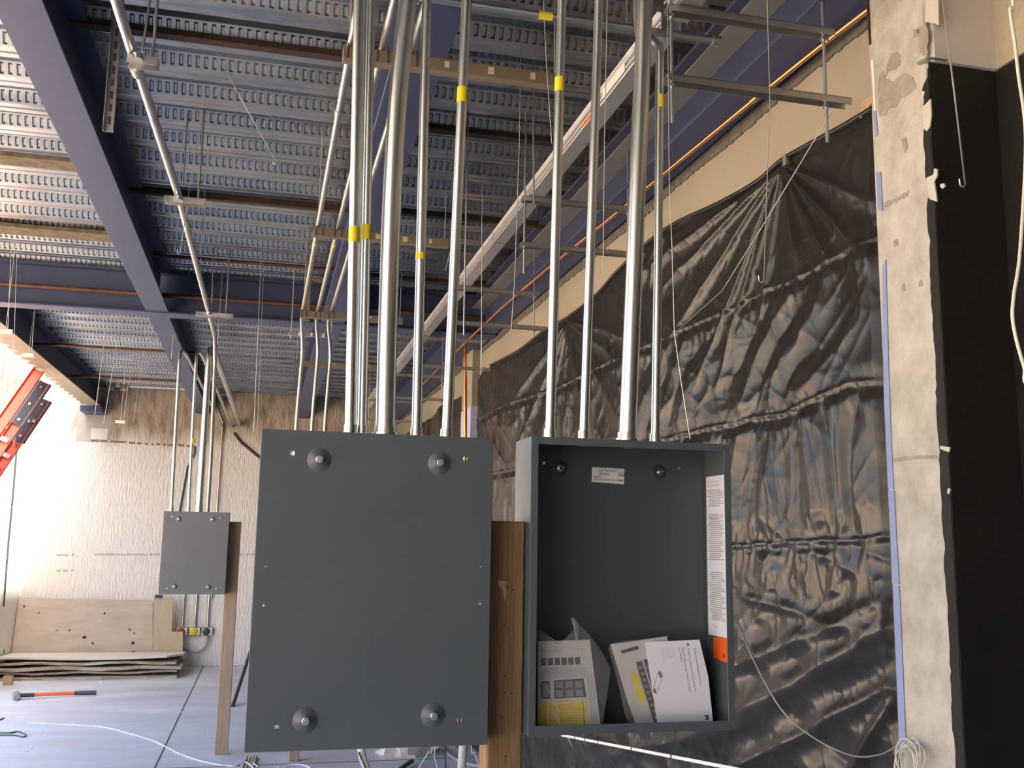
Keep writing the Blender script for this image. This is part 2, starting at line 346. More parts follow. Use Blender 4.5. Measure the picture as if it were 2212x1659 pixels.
# dirty concrete ledge along the head of the right wall, under the beam flange
led = MB()
ys = np.linspace(YF, YB, 420)
for a, b in zip(ys, ys[1:]):
    led.box((XW-0.008-random.uniform(0, 0.002), a, 3.420-random.uniform(0, 0.008)-0.012*math.sin(a*3)**2), (XW+0.01, b, 3.47))
led.build('mortar_ledge', mat('dirty_mortar', (0.12, 0.105, 0.085), 0.95, var=0.3, vscale=12), wr)

# ------------------------------------------------------------------ steel deck ceiling
XS0, XS1 = XL-0.15, 2.25
PIT, DEP = 0.305, 0.06
XSK = -2.43   # roof left open between this line and the side wall beyond the girder
ce = struct('ceiling', MB().box((XS0, -5.2, ZD+DEP+0.004), (XS1, 8.25, ZD+0.2)).box((XSK, 8.25, ZD+DEP+0.004), (XS1, YB+0.2, ZD+0.2)), M['greywash'], origin=(0, 0, ZD+DEP))
def deck_sheet(y0, stamps=True, xa=XS0, xb=XS1):
    mb = MB(); prof = []
    for k in range(3):
        y = y0 + k*PIT
        prof += [(y, ZD), (y+0.04, ZD), (y+0.05, ZD+0.006), (y+0.06, ZD), (y+0.10, ZD), (y+0.135, ZD+DEP), (y+0.19, ZD+DEP), (y+0.20, ZD+DEP-0.006), (y+0.21, ZD+DEP), (y+0.265, ZD+DEP), (y+0.30, ZD)]
    prof.append((y0+3*PIT-0.002, ZD))
    n = len(prof); web = [9+11*k for k in range(3)] if stamps else []
    mb.add([(xa, y, z) for y, z in prof]+[(xb, y, z) for y, z in prof], [(i, i+1, n+i+1, n+i) for i in range(n-1) if i not in web])
    for k in range(3 if stamps else 0):            # pressed web: every cell carries one stamped pocket
        y = y0 + k*PIT; A = Vector((0, y+0.30, ZD)); B = Vector((0, y+0.265, ZD+DEP)); dn = Vector((0, 0.864, 0.504))*0.011
        at = lambda x, t: A.lerp(B, t)+Vector((x, 0, 0)); x = xa
        xs_, xe = max(XL, xa)+random.uniform(0.004, .03), XW
        mb.add([at(xa, 0), at(xs_, 0), at(xs_, 1), at(xa, 1)], [(0, 1, 2, 3)]); x = xs_
        while x < xe:
            o = [at(x, 0), at(x+0.036, 0), at(x+0.036, 1), at(x, 1)]; i_ = [at(x+0.008, .12), at(x+0.026, .12), at(x+0.026, .88), at(x+0.008, .88)]
            c = [at(x+0.0125, .24)+dn, at(x+0.0215, .24)+dn, at(x+0.0215, .76)+dn, at(x+0.0125, .76)+dn]
            mb.add(o+i_+c, [(0, 1, 5, 4), (1, 2, 6, 5), (2, 3, 7, 6), (3, 0, 4, 7), (4, 5, 9, 8), (5, 6, 10, 9), (6, 7, 11, 10), (7, 4, 8, 11), (8, 9, 10, 11)]); x += 0.036
        mb.add([at(x, 0), at(xb, 0), at(xb, 1), at(x, 1)], [(0, 1, 2, 3)])
    return mb.build('deck_sheet', M['deck'], ce)
y = 2.28
while y < YB-0.1: deck_sheet(y, xa=XSK if y > 7.3 else XS0); y += 3*PIT
MB().box((XS0, -5.0, ZD), (XS1, 2.27, ZD+0.02)).build('deck_sheet', M['deck'], ce)

# ------------------------------------------------------------------ steel beams
ZB = 3.45
def ibeam(name, a, b, wdt, label, m=None, zt=ZD-0.002, zb=ZB, group='navy steel roof beams'):
    """I-section between a=(x,y) and b=(x,y)"""
    mb = MB(); a3, b3 = Vector((*a, 0)), Vector((*b, 0)); tf, tw = 0.014, 0.010
    for z0, h, ww in ((zb, tf, wdt), (zt-tf, tf, wdt)): mb.bar(a3+Vector((0, 0, z0+h/2)), b3+Vector((0, 0, z0+h/2)), ww, h)
    mb.bar(a3+Vector((0, 0, (zb+zt)/2)), b3+Vector((0, 0, (zb+zt)/2)), tw, zt-zb-2*tf)
    return tag(mb.build(name, m or M['navy'], bevel=0.002), label, 'beam', group)
ibeam('steel_beam', (-0.88, -4.9), (-0.88, 8.02), 0.168, 'navy steel beam with a lilac-lit underside running past the open bay to the cross girder')
ibeam('steel_beam', (-5.2+2.2, 8.11), (XW-0.02, 8.11), 0.17, 'deep navy cross girder spanning wall to wall in front of the far ceiling bay', zb=ZB-0.01)
ibeam('steel_beam', (-0.89, 8.20), (-0.89, YB-0.01), 0.168, 'navy steel beam beyond the cross girder above the small grey box')
ibeam('steel_beam', (0.47, -4.9), (0.47, 8.02), 0.19, 'navy steel beam behind the tall conduits of the closed box')
ibeam('steel_beam', (0.47, 8.20), (0.47, YB-0.01), 0.19, 'navy steel beam beyond the cross girder above the three bent conduits')
ibeam('steel_beam', (1.74, -4.9), (1.74, 8.02), 0.18, 'navy steel beam along the head of the cream wall above the copper tube')
ibeam('steel_beam', (1.74, 8.20), (1.74, YB-0.01), 0.18, 'navy steel beam at the cream wall beyond the cross girder')
ea = thing('edge_angle', (1.68, 5.0, 3.65), 'dusty galvanised edge angle between the deck and the navy beam of the cream wall', 'angle')
MB().box((1.615, 2.3, 3.652), (1.733, 8.0, 3.657)).build('flat_leg', M['dustgalv'], ea); MB().box((1.728, 2.3, 3.657), (1.733, 8.0, ZD-0.018)).build('upright_leg', M['dustgalv'], ea)
ba = thing('steel_beam', (-2.30, 11.4, ZB), 'navy beam with a sunlit tan bottom flange, its scalloped shadow shaped as notches, above the orange ladder', 'beam', 'navy steel roof beams')
MB().box((-2.305, 8.20, ZB+0.014), (-2.295, YB-0.01, ZD-0.016)).box((-2.40, 8.20, ZD-0.016), (-2.19, YB-0.01, ZD-0.002)).build('web', M['navy'], ba)
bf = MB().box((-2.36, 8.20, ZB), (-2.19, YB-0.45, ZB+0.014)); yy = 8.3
while yy < YB-0.6:  # teeth along the flange shape the scalloped sun and shadow
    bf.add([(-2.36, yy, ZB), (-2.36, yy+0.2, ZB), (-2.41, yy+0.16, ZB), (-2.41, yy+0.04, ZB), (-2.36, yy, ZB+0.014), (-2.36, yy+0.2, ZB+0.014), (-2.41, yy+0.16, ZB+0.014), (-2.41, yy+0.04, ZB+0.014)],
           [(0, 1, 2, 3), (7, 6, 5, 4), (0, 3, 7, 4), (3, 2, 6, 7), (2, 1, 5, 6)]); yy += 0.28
bf.build('tan_flange', M['flange_sun'], ba)
MB().box((-2.44, YB-0.4, ZB-0.08), (-2.17, YB, ZB)).build('end_plate', M['navy'], ba)

# rusty bars and thin pipes under the deck
def lateral(name, px0, px1, z, sec, m, label, cat, group, xmin=None):
    a, b = P(*px0, Z=z), P(*px1, Z=z); yv = (a.y+b.y)/2; a.y = b.y = yv
    if sec[1] > 0.1: a.x = XS0
    if sec[0] == 'bar': mb = MB().box((a.x, yv-sec[1]/2, z), (b.x, yv+sec[1]/2, ZD+0.002))
    else: mb = MB().tube([a, b], sec[1], 10)
    return tag(mb.build(name, m, smooth=40 if sec[0] != 'bar' else None), label, cat, group)
G = 'rusty cross bars under the deck'
lateral('rusty_bar', (150, 47), (752, 135), 3.755, ('bar', 0.05), M['rust'], 'rusty bar under the deck, the one nearest the top of the ceiling view', 'steel bar', G)
lateral('rusty_bar', (-60, 342), (200, 362), 3.755, ('bar', 0.15), M['mottle'], 'wide rusty strip under the bright deck beside the sloping navy beam', 'steel bar', G)
lateral('rusty_bar', (-60, 497), (255, 512), 3.755, ('bar', 0.19), M['mottle'], 'wide mottled brown strip under the bright deck just before the cross girder', 'steel bar', G)
lateral('rusty_bar', (240, 402), (800, 473), 3.74, ('bar', 0.045), M['rust'], 'brown bar passing behind the clamped conduit under the middle deck bay', 'steel bar', G)
lateral('rusty_bar', (905, 276), (1215, 318), 3.755, ('bar', 0.06), M['rust'], 'dark brown bar under the grey deck beside the middle navy beam', 'steel bar', G)
lateral('rusty_bar', (820, 455), (1350, 512), 3.755, ('bar', 0.05), M['rust'], 'dark brown bar under the grey deck crossing behind the white tray', 'steel bar', G)
lateral('rusty_bar', (800, 590), (1230, 640), 3.755, ('bar', 0.05), M['rust'], 'dark brown bar under the deck closest to the girder beside the white tray', 'steel bar', G)
def rust_pipe(pts, z, r, label):
    q = [P(x, y, Z=z) for x, y in pts]; yv = sum(p.y for p in q)/len(q)
    a, b = Vector((q[0].x, yv, z)), Vector((q[-1].x, yv, z))
    return tag(MB().tube([a, b], r, 10).build('rust_brown_pipe', M['rustpipe'], smooth=40), label, 'pipe', 'thin rust brown pipes under the ceiling')
rust_pipe([(315, 545), (760, 590)], 3.742, 0.014, 'thin rust brown pipe close under the deck between two navy beams')
o = rust_pipe([(-80, 603), (1000, 740)], 3.58, 0.018, 'rust brown pipe running along the front face of the cross girder')
o.location.y = 8.11-0.085-0.012
rust_pipe([(40, 745), (415, 740)], 3.60, 0.014, 'rust brown pipe crossing the far bay ceiling just beyond the girder').location.y = 10.6
rust_pipe([(40, 745), (415, 740)], 3.60, 0.014, 'rust brown pipe crossing the far bay ceiling near the back wall').location.y = 12.6
# copper line along the right wall
cp = thing('copper_tube', (1.80, 5.0, 3.41), 'shiny copper tube running along the head of the cream wall', 'pipe')
cpts = [P(x, y, Z=3.425) for x, y in ((1960, -42), (1903, 0), (1784, 91), (1634, 211), (1432, 377), (1346, 448), (1080, 668), (905, 838))]
MB().tube(smooth_path(cpts, 5), 0.0105, 12).build('tube', M['copper'], cp, smooth=50)
for p in cpts[1:-1:2]:
    MB().lathe(p-Vector((0, 0.03, 0)), cpts[4]-cpts[3], [(0, 0.0105), (0.001, 0.0135), (0.06, 0.0135), (0.061, 0.0105)], 12).build('coupling', M['copper'], cp, smooth=40)
    MB().bar(p, (p.x+0.02, p.y, ZB+0.002), 0.012, 0.003, up=(0, 1, 0)).build('hanger_strap', M['strut'], cp)
tag(MB().tube([P(1005, 735, Y=8.60), P(1005, 940, Y=8.60), (P(1005, 940, Y=8.60).x, 8.60, 0.0)], 0.016, 10).build('copper_riser', M['copper'], smooth=50), 'upright copper pipe standing in front of the far lilac pilaster', 'pipe')

# ------------------------------------------------------------------ panelboard boxes
def holed_plate(x0, x1, z0, z1, y, t, holes, m, name, parent):
    bm = bmesh.new(); ed = []
    def loop(pts):
        vs = [bm.verts.new(p) for p in pts]
        for i in range(len(vs)): ed.append(bm.edges.new((vs[i], vs[(i+1) % len(vs)])))
    loop([(x0, y, z0), (x1, y, z0), (x1, y, z1), (x0, y, z1)])
    for hx, hz, hr in holes: loop([(hx+hr*math.cos(2*math.pi*k/20), y, hz+hr*math.sin(2*math.pi*k/20)) for k in range(20)])
    bmesh.ops.triangle_fill(bm, use_beauty=True, use_dissolve=False, edges=ed)
    r = bmesh.ops.extrude_face_region(bm, geom=list(bm.faces)); bmesh.ops.translate(bm, vec=(0, t, 0), verts=[g for g in r['geom'] if isinstance(g, bmesh.types.BMVert)])
    bmesh.ops.recalc_face_normals(bm, faces=bm.faces)
    mb = MB(); bm.verts.index_update(); mb.add([v.co[:] for v in bm.verts], [tuple(v.index for v in f.verts) for f in bm.faces]); bm.free()
    return mb.build(name, m, parent)
def ring_plate(x0, x1, z0, z1, e, et, eb, y, t):
    """flat rectangular frame, thickness t along Y"""
    v = []
    for yy in (y, y+t): v += [(x0, yy, z0), (x1, yy, z0), (x1, yy, z1), (x0, yy, z1), (x0+e, yy, z0+eb), (x1-e, yy, z0+eb), (x1-e, yy, z1-et), (x0+e, yy, z1-et)]
    f = []
    for i in range(4):
        j = (i+1) % 4; f += [(i, j, j+4, i+4), (i+8, i+12, j+12, j+8), (i, i+8, j+8, j), (i+4, j+4, j+12, i+12)]
    return MB().add(v, f)
def dimple(c, m, parent, sgn, r=0.0245, h=0.009):
    """pressed mounting boss: a low cone standing off the plate along -Y*sgn, with a bolt in its middle"""
    MB().lathe(c, (0, -sgn, 0), [(-0.0005, r+0.003), (0.001, r), (h*0.75, r*0.52), (h, r*0.40), (h, 0)], 32).build('mounting_boss', m, parent, smooth=50)
    b = MB().lathe(c+Vector((0, -sgn*(h-0.0005), 0)), (0, -sgn, 0), [(0, 0.0082), (0.0045, 0.0082), (0.0056, 0.0070), (0.0056, 0.0046), (0.0045, 0.0042), (0.0045, 0)], 18)
    b.lathe(c+Vector((0, -sgn*(h+0.004), 0)), (0, -sgn, 0), [(0, 0.003), (0.003, 0.0028), (0.0032, 0)], 10)
    b.build('bolt', M['zinc'], parent, smooth=40)
def back_box(x0, x1, z0, z1, yf, dep, label, m, px_boss, px_hole, r):
    """box seen from the back: closed plate towards the camera, open on the far side"""
    t = thing('panelboard_box', ((x0+x1)/2, yf+dep/2, z0), label, 'electrical box', 'grey electrical boxes')
    hs = [(p.x, p.z, q) for p, q in px_hole]
    holed_plate(x0, x1, z0, z1, yf, 0.0018, hs, m, 'back_plate', t)
    tk = 0.0018
    for xa_, xb_ in ((x0-0.0018, x0+tk), (x1-tk, x1+0.0018)): MB().box((xa_, yf+0.0002, z0), (xb_, yf+dep, z1)).build('side_wall', m, t, bevel=0.0012)
    for za_ in (z1-tk, z0): MB().box((x0+tk, yf+tk, za_), (x1-tk, yf+dep, za_+tk)).build('end_wall', m, t)
    e = 0.018
    ring_plate(x0+tk, x1-tk, z0+tk, z1-tk, e, e, e, yf+dep-tk, tk).build('front_lip', m, t)
    for p in px_boss: dimple(p, m, t, 1, r)
    return t
Y1 = 2.19; DB = 0.146
q = [P(568, 928, Y=Y1), P(1063, 945, Y=Y1), P(1053, 1607, Y=Y1), P(527, 1628, Y=Y1)]
bx0, bx1, bz0, bz1 = (q[0].x+q[3].x)/2, (q[1].x+q[2].x)/2, (q[2].z+q[3].z)/2, (q[0].z+q[1].z)/2
box_a = back_box(bx0, bx1, bz0, bz1, Y1, DB, 'large closed grey panelboard box seen from its back with four bolted bosses', M['boxgrey'],
         [P(690, 993, Y=Y1), P(950, 1000, Y=Y1), P(660, 1556, Y=Y1), P(936, 1545, Y=Y1)],
         [(P(632, 979, Y=Y1), 0.0050), (P(1005, 991, Y=Y1), 0.0050), (P(598, 1571, Y=Y1), 0.0050), (P(992, 1556, Y=Y1), 0.0050), (P(569, 1308, Y=Y1), 0.0026), (P(1037, 1304, Y=Y1), 0.0024), (P(574, 1224, Y=Y1), 0.0016), (P(1038, 1224, Y=Y1), 0.0016)], 0.0245)
Y3 = 8.5
q = [P(354, 1105, Y=Y3), P(495, 1106, Y=Y3), P(486, 1284, Y=Y3), P(343, 1284, Y=Y3)]
cx0, cx1, cz0, cz1 = (q[0].x+q[3].x)/2, (q[1].x+q[2].x)/2, (q[2].z+q[3].z)/2, (q[0].z+q[1].z)/2
box_c = back_box(cx0, cx1, cz0, cz1, Y3, 0.15, 'small-looking distant grey box on a timber post before the stucco wall', M['boxfar'],
         [P(386, 1121, Y=Y3), P(459, 1122, Y=Y3), P(377, 1267, Y=Y3), P(450, 1268, Y=Y3)],
         [(P(371, 1116, Y=Y3), 0.007), (P(475, 1119, Y=Y3), 0.007), (P(360, 1271, Y=Y3), 0.007), (P(466, 1272, Y=Y3), 0.007)], 0.021)
# the open box
Y2 = 2.205
q = [P(1150, 941, Y=Y2), P(1575, 961, Y=Y2), P(1592, 1577, Y=Y2), P(1138, 1590, Y=Y2)]
ox0, ox1, oz0, oz1 = (q[0].x+q[3].x)/2, (q[1].x+q[2].x)/2, (q[2].z+q[3].z)/2, (q[0].z+q[1].z)/2
YBK = Y2+DB
box_b = thing('panelboard_box', ((ox0+ox1)/2, Y2+DB/2, oz0), 'large open grey panelboard box holding bagged papers beside the black sheeting', 'electrical box', 'grey electrical boxes')
tk = 0.002
holes = [(P(1466, 1012, Y=YBK-0.002), 0.0045), (P(1175, 1000, Y=YBK-0.002), 0.0040), (P(1505, 1289, Y=YBK-0.002), 0.0018)]
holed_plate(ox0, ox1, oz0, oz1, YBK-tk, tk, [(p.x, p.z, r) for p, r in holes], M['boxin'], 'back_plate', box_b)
for xa_ in (ox0, ox1-tk): MB().box((xa_, Y2+tk, oz0), (xa_+tk, YBK-tk, oz1)).build('side_wall', M['boxgrey'], box_b)
for za_ in (oz1-tk, oz0): MB().box((ox0+tk, Y2+tk, za_), (ox1-tk, YBK-tk, za_+tk)).build('end_wall', M['boxgrey'], box_b)
e, eb = 0.0175, 0.021
ring_plate(ox0, ox1, oz0, oz1, e, e, eb, Y2, tk).build('front_lip', M['boxgrey'], box_b, bevel=0.0006)
for px in ((1209, 1012), (1423, 1020)):
    c = P(*px, Y=YBK-tk)
    MB().lathe(c, (0, -1, 0), [(0.0005, 0.020), (0.0012, 0.019), (0.0006, 0.010), (0.0006, 0)], 28).build('mounting_recess', mat('recess_shade', (0.03, 0.034, 0.034), 0.4), box_b, smooth=60)  # darker disc paints the shade inside the pressed dimple
    MB().lathe(c, (0, -1, 0), [(0, 0.0085), (0.006, 0.0085), (0.0062, 0.0045), (0.032, 0.0045), (0.034, 0.003)], 14).build('stud', M['zinc'], box_b, smooth=40)
MB().box((ox0+tk, Y2+0.03, P(1160, 1300, Y=Y2).z), (ox0+0.022, Y2+0.034, P(1160, 1320, Y=Y2).z)).build('latch_tab', M['paperlabel'], box_b)
# rating label on the back plate
lab = thing('rating_label', (0, 0, 0), None, None); bpy.data.objects.remove(lab)
a, b, c, d = [P(x, y, Y=YBK-tk-0.0006) for x, y in ((1279, 1009), (1349, 1013), (1348, 1046), (1278, 1041))]
lb = MB().prism([a, b, c, d], (0, 0.0005, 0)).build('rating_label', M['paperlabel'], box_b)
lt = MB(); U = (b-a).normalized(); Vv = (a-d).normalized(); n0 = Vector((0, -0.0007, 0)); Wd, Hd = (b-a).length, (a-d).length
def lp_(u, v): return a + U*(u*Wd) - Vv*(v*Hd) + n0
put_text(lt, 'CATALOGO', 0.0085, lp_(0.20, 0.26), U, Vv); put_text(lt, 'MH26M', 0.0085, lp_(0.20, 0.50), U, Vv)
put_text(lt, 'SERIE: 2', 0.0068, lp_(0.06, 0.70), U, Vv); put_text(lt, 'HECHO EN MEX. 52A x 60Hz', 0.0060, lp_(0.06, 0.86), U, Vv)
put_text(lt, 'NOM', 0.0085, lp_(0.80, 0.52), U, Vv); put_text(lt, 'ANCE', 0.005, lp_(0.80, 0.84), U, Vv); put_text(lt, 'TIPO 1', 0.0048, lp_(0.80, 0.32), U, Vv)
lt.build('lettering', M['ink'], lb)
# long instruction sticker and orange sticker on the inner face of the side wall
XI = ox1-tk-0.0008
def inner(px, py): return P(px, py, X=XI)
s4 = [inner(1522, 1033), inner(1559, 1024), inner(1572, 1377), inner(1538, 1374)]
ya = sum(p.y for p in s4)/4; yb_ = min(p.y for p in s4); ye = max(p.y for p in s4); zt_ = (s4[0].z+s4[1].z)/2; zb_ = (s4[2].z+s4[3].z)/2
ye = min(ye, YBK-0.012); yb_ = max(yb_, Y2+0.022)
st = MB().box((XI, yb_, zb_), (XI+0.0006, ye, zt_)).build('instruction_sticker', M['paper'], box_b)
tx = MB(); x_ = XI-0.0004; Us, Vs = Vector((0, -1, 0)), Vector((0, 0, 1)); Lw = ye-yb_
put_text(tx, 'MONTAJE DEL TABLERO', 0.0064, (x_, ye-0.010, zt_-0.016), Us, Vs); put_text(tx, 'NOTICE & AVISO', 0.0090, (x_, ye-0.010, zt_-0.026), Us, Vs)
zz = zt_-0.036; k = 0
while zz > zb_+0.035:
    if k in (9, 10, 34, 35, 36): zz -= 0.009; k += 1; continue
    l0 = random.uniform(0.0, 0.15)*Lw; l1 = random.uniform(0.72, 0.95)*Lw
    tx.box((x_, ye-0.006-l0, zz), (x_+0.0003, ye-0.006-l1+0.008, zz+0.0022)); zz -= 0.0049; k += 1
for zz in (zt_-0.095, zt_-0.105): tx.box((x_, ye-0.012, zz), (x_+0.0003, ye-Lw*0.6, zz+0.0012))
put_text(tx, '80253', 0.0085, (x_, ye-0.030, zb_+0.020), Us, Vs)
tx.build('lettering', M['inklight'], st)
o4 = [inner(1540, 1377), inner(1573, 1378), inner(1573, 1433), inner(1541, 1421)]
og = MB().prism([Vector((XI, min(max(p.y, yb_), ye), p.z)) for p in o4], (0.0006, 0, 0)).build('orange_sticker', M['orange'], box_b)
for fy, zz in ((0.8, o4[0].z-0.008), (0.2, o4[2].z+0.012)): MB().prism([(x_, yb_+Lw*fy-0.006, zz), (x_, yb_+Lw*fy+0.006, zz), (x_, yb_+Lw*fy, zz+0.009)], (0.0003, 0, 0)).build('warning_triangle', M['ink'], og)

# ------------------------------------------------------------------ papers in the open box
YP = Y2+0.060
def Q(px, py, Y=YP): return P(px, py, Y=Y)
zfl = oz0+tk+0.001
def low(v):
    v = Vector(v); v.z = max(v.z, zfl); return v
def sheet_poly(mb, pts, Y, th): return mb.prism([low(Q(x, y, Y)) for x, y in pts], (0, th, 0))
def frame4(pts, Y):
    a, b, c, d = [low(Q(x, y, Y)) for x, y in pts]
    return lambda u, v: (a*(1-u)+b*u)*(1-v) + (d*(1-u)+c*u)*v
b1 = thing('document_bag', low(Q(1230, 1565)), 'clear bag with a yellow-bottomed safety booklet against the inner side of the open box', 'document bag')
K1 = [(1163, 1386), (1274, 1382), (1298, 1575), (1161, 1575)]
bk = sheet_poly(MB(), K1, YP, 0.008).build('booklet', M['booklet'], b1)
f = frame4(K1, YP-0.0008); pr = MB()
for i in range(6): u = 0.05+i*0.125; pr.prism([f(u, .20), f(u+.095, .19), f(u+.10, .275), f(u+.005, .28)], (0, 0.0005, 0))
pr.prism([f(.05, .46), f(.20, .46), f(.21, .66), f(.055, .66)], (0, 0.0005, 0)); pr.prism([f(.28, .45), f(.80, .44), f(.82, .65), f(.28, .66)], (0, 0.0005, 0))
pr.build('black_print', M['ink'], bk)
g2 = MB()
for i in range(3):
    for j in range(2):
        u, v = .30+i*.17, .465+j*.10; g2.prism([f(u, v), f(u+.125, v), f(u+.13, v+.075), f(u+.005, v+.075)], (0, 0.0005, 0))
g2.prism([f(.075, .48), f(.18, .48), f(.185, .64), f(.08, .64)], (0, 0.0005, 0))
for o_ in range(len(g2.v)): g2.v[o_] = (g2.v[o_][0], g2.v[o_][1]-0.0008, g2.v[o_][2])
g2.build('grey_pictograms', M['inkgrey'], bk)
ln = MB()
for v in (.10, .115, .31, .325, .34, .355, .37, .385, .40, .42): ln.prism([f(.03, v), f(.42 if v < .2 else .85, v), f(.42 if v < .2 else .85, v+.007), f(.03, v+.007)], (0, 0.0005, 0))
for i in range(4): ln.prism([f(.86+i*.03, .36), f(.87+i*.03, .36), f(.87+i*.03, .93), f(.86+i*.03, .93)], (0, 0.0005, 0))
ln.build('text_lines', M['inklight'], bk)
ye_ = MB().prism([f(.0, .705), f(.80, .69), f(.82, .98), f(.0, .985)], (0, 0.0006, 0)).build('yellow_notice', M['yellow'], bk)
yl = MB()
for i in range(9): v = .73+i*.022; yl.prism([f(.17, v), f(random.uniform(.5, .72), v), f(.72, v+.006), f(.17, v+.006)], (0, 0.0004, 0))
for u in (.12, .735): yl.prism([f(u, .69), f(u+.018, .69), f(u+.018, .98), f(u, .98)], (0, 0.0004, 0))
for i in range(len(yl.v)): yl.v[i] = (yl.v[i][0], yl.v[i][1]-0.001, yl.v[i][2])
yl.build('notice_lines', mat('ink_olive', (0.25, 0.19, 0.03), 0.7), bk)
def bag_mesh(outline, Y, bulge, seed):
    """thin crumpled film over an outline: fan of rings from the centre"""
    pts = [low(Q(x, y, Y)) for x, y in outline]; dense = []
    for i, p in enumerate(pts):
        nx = pts[(i+1) % len(pts)]
        for j in range(4): dense.append(p.lerp(nx, j/4))
    c = sum(dense, Vector())/len(dense); rg = random.Random(seed); n = len(dense); mb = MB(); vs = []; fs = []
    for ring in range(7):
        t = 1-ring/7.0
        for i, p in enumerate(dense):
            q_ = c.lerp(p, t); k_ = bulge*(1-t**3) + rg.uniform(-0.0022, 0.0022)*(1 if ring else 0.3)
            vs.append((q_.x, q_.y-k_, q_.z))
    vs.append((c.x, c.y-bulge, c.z))
    for r_ in range(6):
        for i in range(n): fs.append((r_*n+i, r_*n+(i+1) % n, (r_+1)*n+(i+1) % n, (r_+1)*n+i))
    for i in range(n): fs.append((6*n+i, 6*n+(i+1) % n, 7*n))
    return mb.add(vs, fs)
bag_mesh([(1161, 1575), (1161, 1358), (1178, 1368), (1197, 1387), (1215, 1384), (1247, 1352), (1234, 1334), (1239, 1333), (1251, 1350), (1272, 1370), (1290, 1393), (1308, 1422), (1319, 1443), (1312, 1500), (1305, 1540), (1300, 1575)], YP-0.014, 0.004, 3).build('clear_film', M['bag'], b1, smooth=25)
MB().tube([Q(1195, 1538, YP-0.021), Q(1207, 1560, YP-0.021), Q(1209, 1564, YP-0.021), Q(1204, 1530, YP-0.021), Q(1190, 1500, YP-0.0205), Q(1178, 1478, YP-0.0205)], 0.0006, 6).build('film_crease', M['white'], b1)
b2 = thing('document_bag', low(Q(1380, 1565)), 'clear bag of black-tabled booklets half covered by the loose white sheet', 'document bag')
K2 = [(1321, 1392), (1440, 1375), (1462, 1470), (1462, 1575), (1377, 1575), (1360, 1520)]
bk2 = sheet_poly(MB(), K2, YP+0.012, 0.010).build('booklet', M['booklet'], b2)
MB().prism([low(Q(x, y, YP+0.026)) for x, y in ((1345, 1392), (1441, 1374), (1470, 1575), (1400, 1575))], (0, 0.004, 0)).build('back_booklet', M['paper'], b2)
f2 = frame4([(1321, 1392), (1430, 1380), (1480, 1575), (1377, 1575)], YP+0.0112)
pr = MB(); pr.prism([f2(.14, .085), f2(.50, .05), f2(.50, .09), f2(.14, .125)], (0, 0.0004, 0))
for i in range(4): u = .36+i*.165; pr.prism([f2(u, .24-i*.02), f2(u+.13, .23-i*.02), f2(u+.13, .99), f2(u, .99)], (0, 0.0005, 0))
pr.build('black_tables', M['ink'], bk2)
g2 = MB()
for i in range(4):
    for j in range(9): u, v = .385+i*.165, .29+j*.075; g2.prism([f2(u, v), f2(u+.08, v), f2(u+.08, v+.035), f2(u, v+.035)], (0, 0.0004, 0))
for i in range(len(g2.v)): g2.v[i] = (g2.v[i][0], g2.v[i][1]-0.0008, g2.v[i][2])
g2.build('grey_cells', M['inkgrey'], bk2)
MB().prism([f2(.19, .37), f2(.33, .37), f2(.33, .70), f2(.19, .72)], (0, 0.0004, 0)).build('yellow_print', M['yellow'], bk2)
bag_mesh([(1314, 1400), (1322, 1390), (1352, 1383), (1375, 1382), (1400, 1386), (1412, 1460), (1420, 1575), (1362, 1575), (1350, 1545), (1336, 1480), (1322, 1430)], YP+0.006, 0.003, 5).build('clear_film', M['bag'], b2, smooth=25)
K3 = [(1393, 1387), (1511, 1382), (1530, 1462), (1541, 1558), (1421, 1563), (1408, 1480)]
yS = YP-0.004
sh = thing('instruction_sheet', low(Q(1480, 1565, yS)), 'loose white printed sheet standing sideways in the open box', 'paper')
MB().prism([Q(x, y, yS) for x, y in K3[:3]] + [low(Q(1541, 1572, yS)), low(Q(1421, 1576, yS)), Q(1408, 1480, yS)], (0, 0.0015, 0)).build('page', M['paper'], sh)
a, b = Q(1511, 1384, yS-0.0006), Q(1541, 1558, yS-0.0006); dn = (b-a).normalized(); lt_ = Vector((-dn.z, 0, dn.x)); lt_ = lt_ if lt_.x > 0 else -lt_
tx = MB()
def tline(px, py, s, size): put_text(tx, s, size, Q(px, py, yS-0.0007), dn, lt_)
tline(1498.5, 1399, 'NC Standard and Hinged Trim Fronts', 0.0057); tline(1485, 1401, 'Frentes con marco estandar y extender NC', 0.0057)
tline(1473, 1399, 'Plaque frontales avec garniture NC standard', 0.0057); tline(1466, 1399, 'et a charnieres', 0.0057)
for i, s in enumerate(('Instruction Bulletin', 'Boletin de instrucciones', 'Directives d utilisation', 'Retain for future use', 'Conservar para uso futuro')): tline(1452-i*5.5, 1400, s, 0.0027)
MB().lathe(Q(1486, 1392, yS-0.0006), (0, -1, 0), [(0, 0.0026), (0.0003, 0.0026)], 14).build('bullet_dot', M['ink'], sh)
em = MB(); em.prism([Q(x, y, yS-0.0006) for x, y in ((1520, 1545), (1530, 1545), (1530, 1556), (1526, 1549))], (0, 0.0003, 0)); em.prism([Q(x, y, yS-0.0006) for x, y in ((1522, 1553), (1528, 1550), (1529, 1556))], (0, 0.0003, 0)); em.build('emblem', M['ink'], sh)
dl = MB(); dl.prism([Q(x, y, yS-0.0006) for x, y in ((1421, 1453), (1427, 1451), (1431, 1463), (1427, 1465))], (0, 0.0003, 0)); dl.prism([Q(x, y, yS-0.0006) for x, y in ((1411, 1489), (1417, 1487), (1416, 1499), (1411, 1495))], (0, 0.0003, 0))
tx.build('lettering', mat('ink_blue_grey', (0.10, 0.10, 0.13), 0.7), sh)
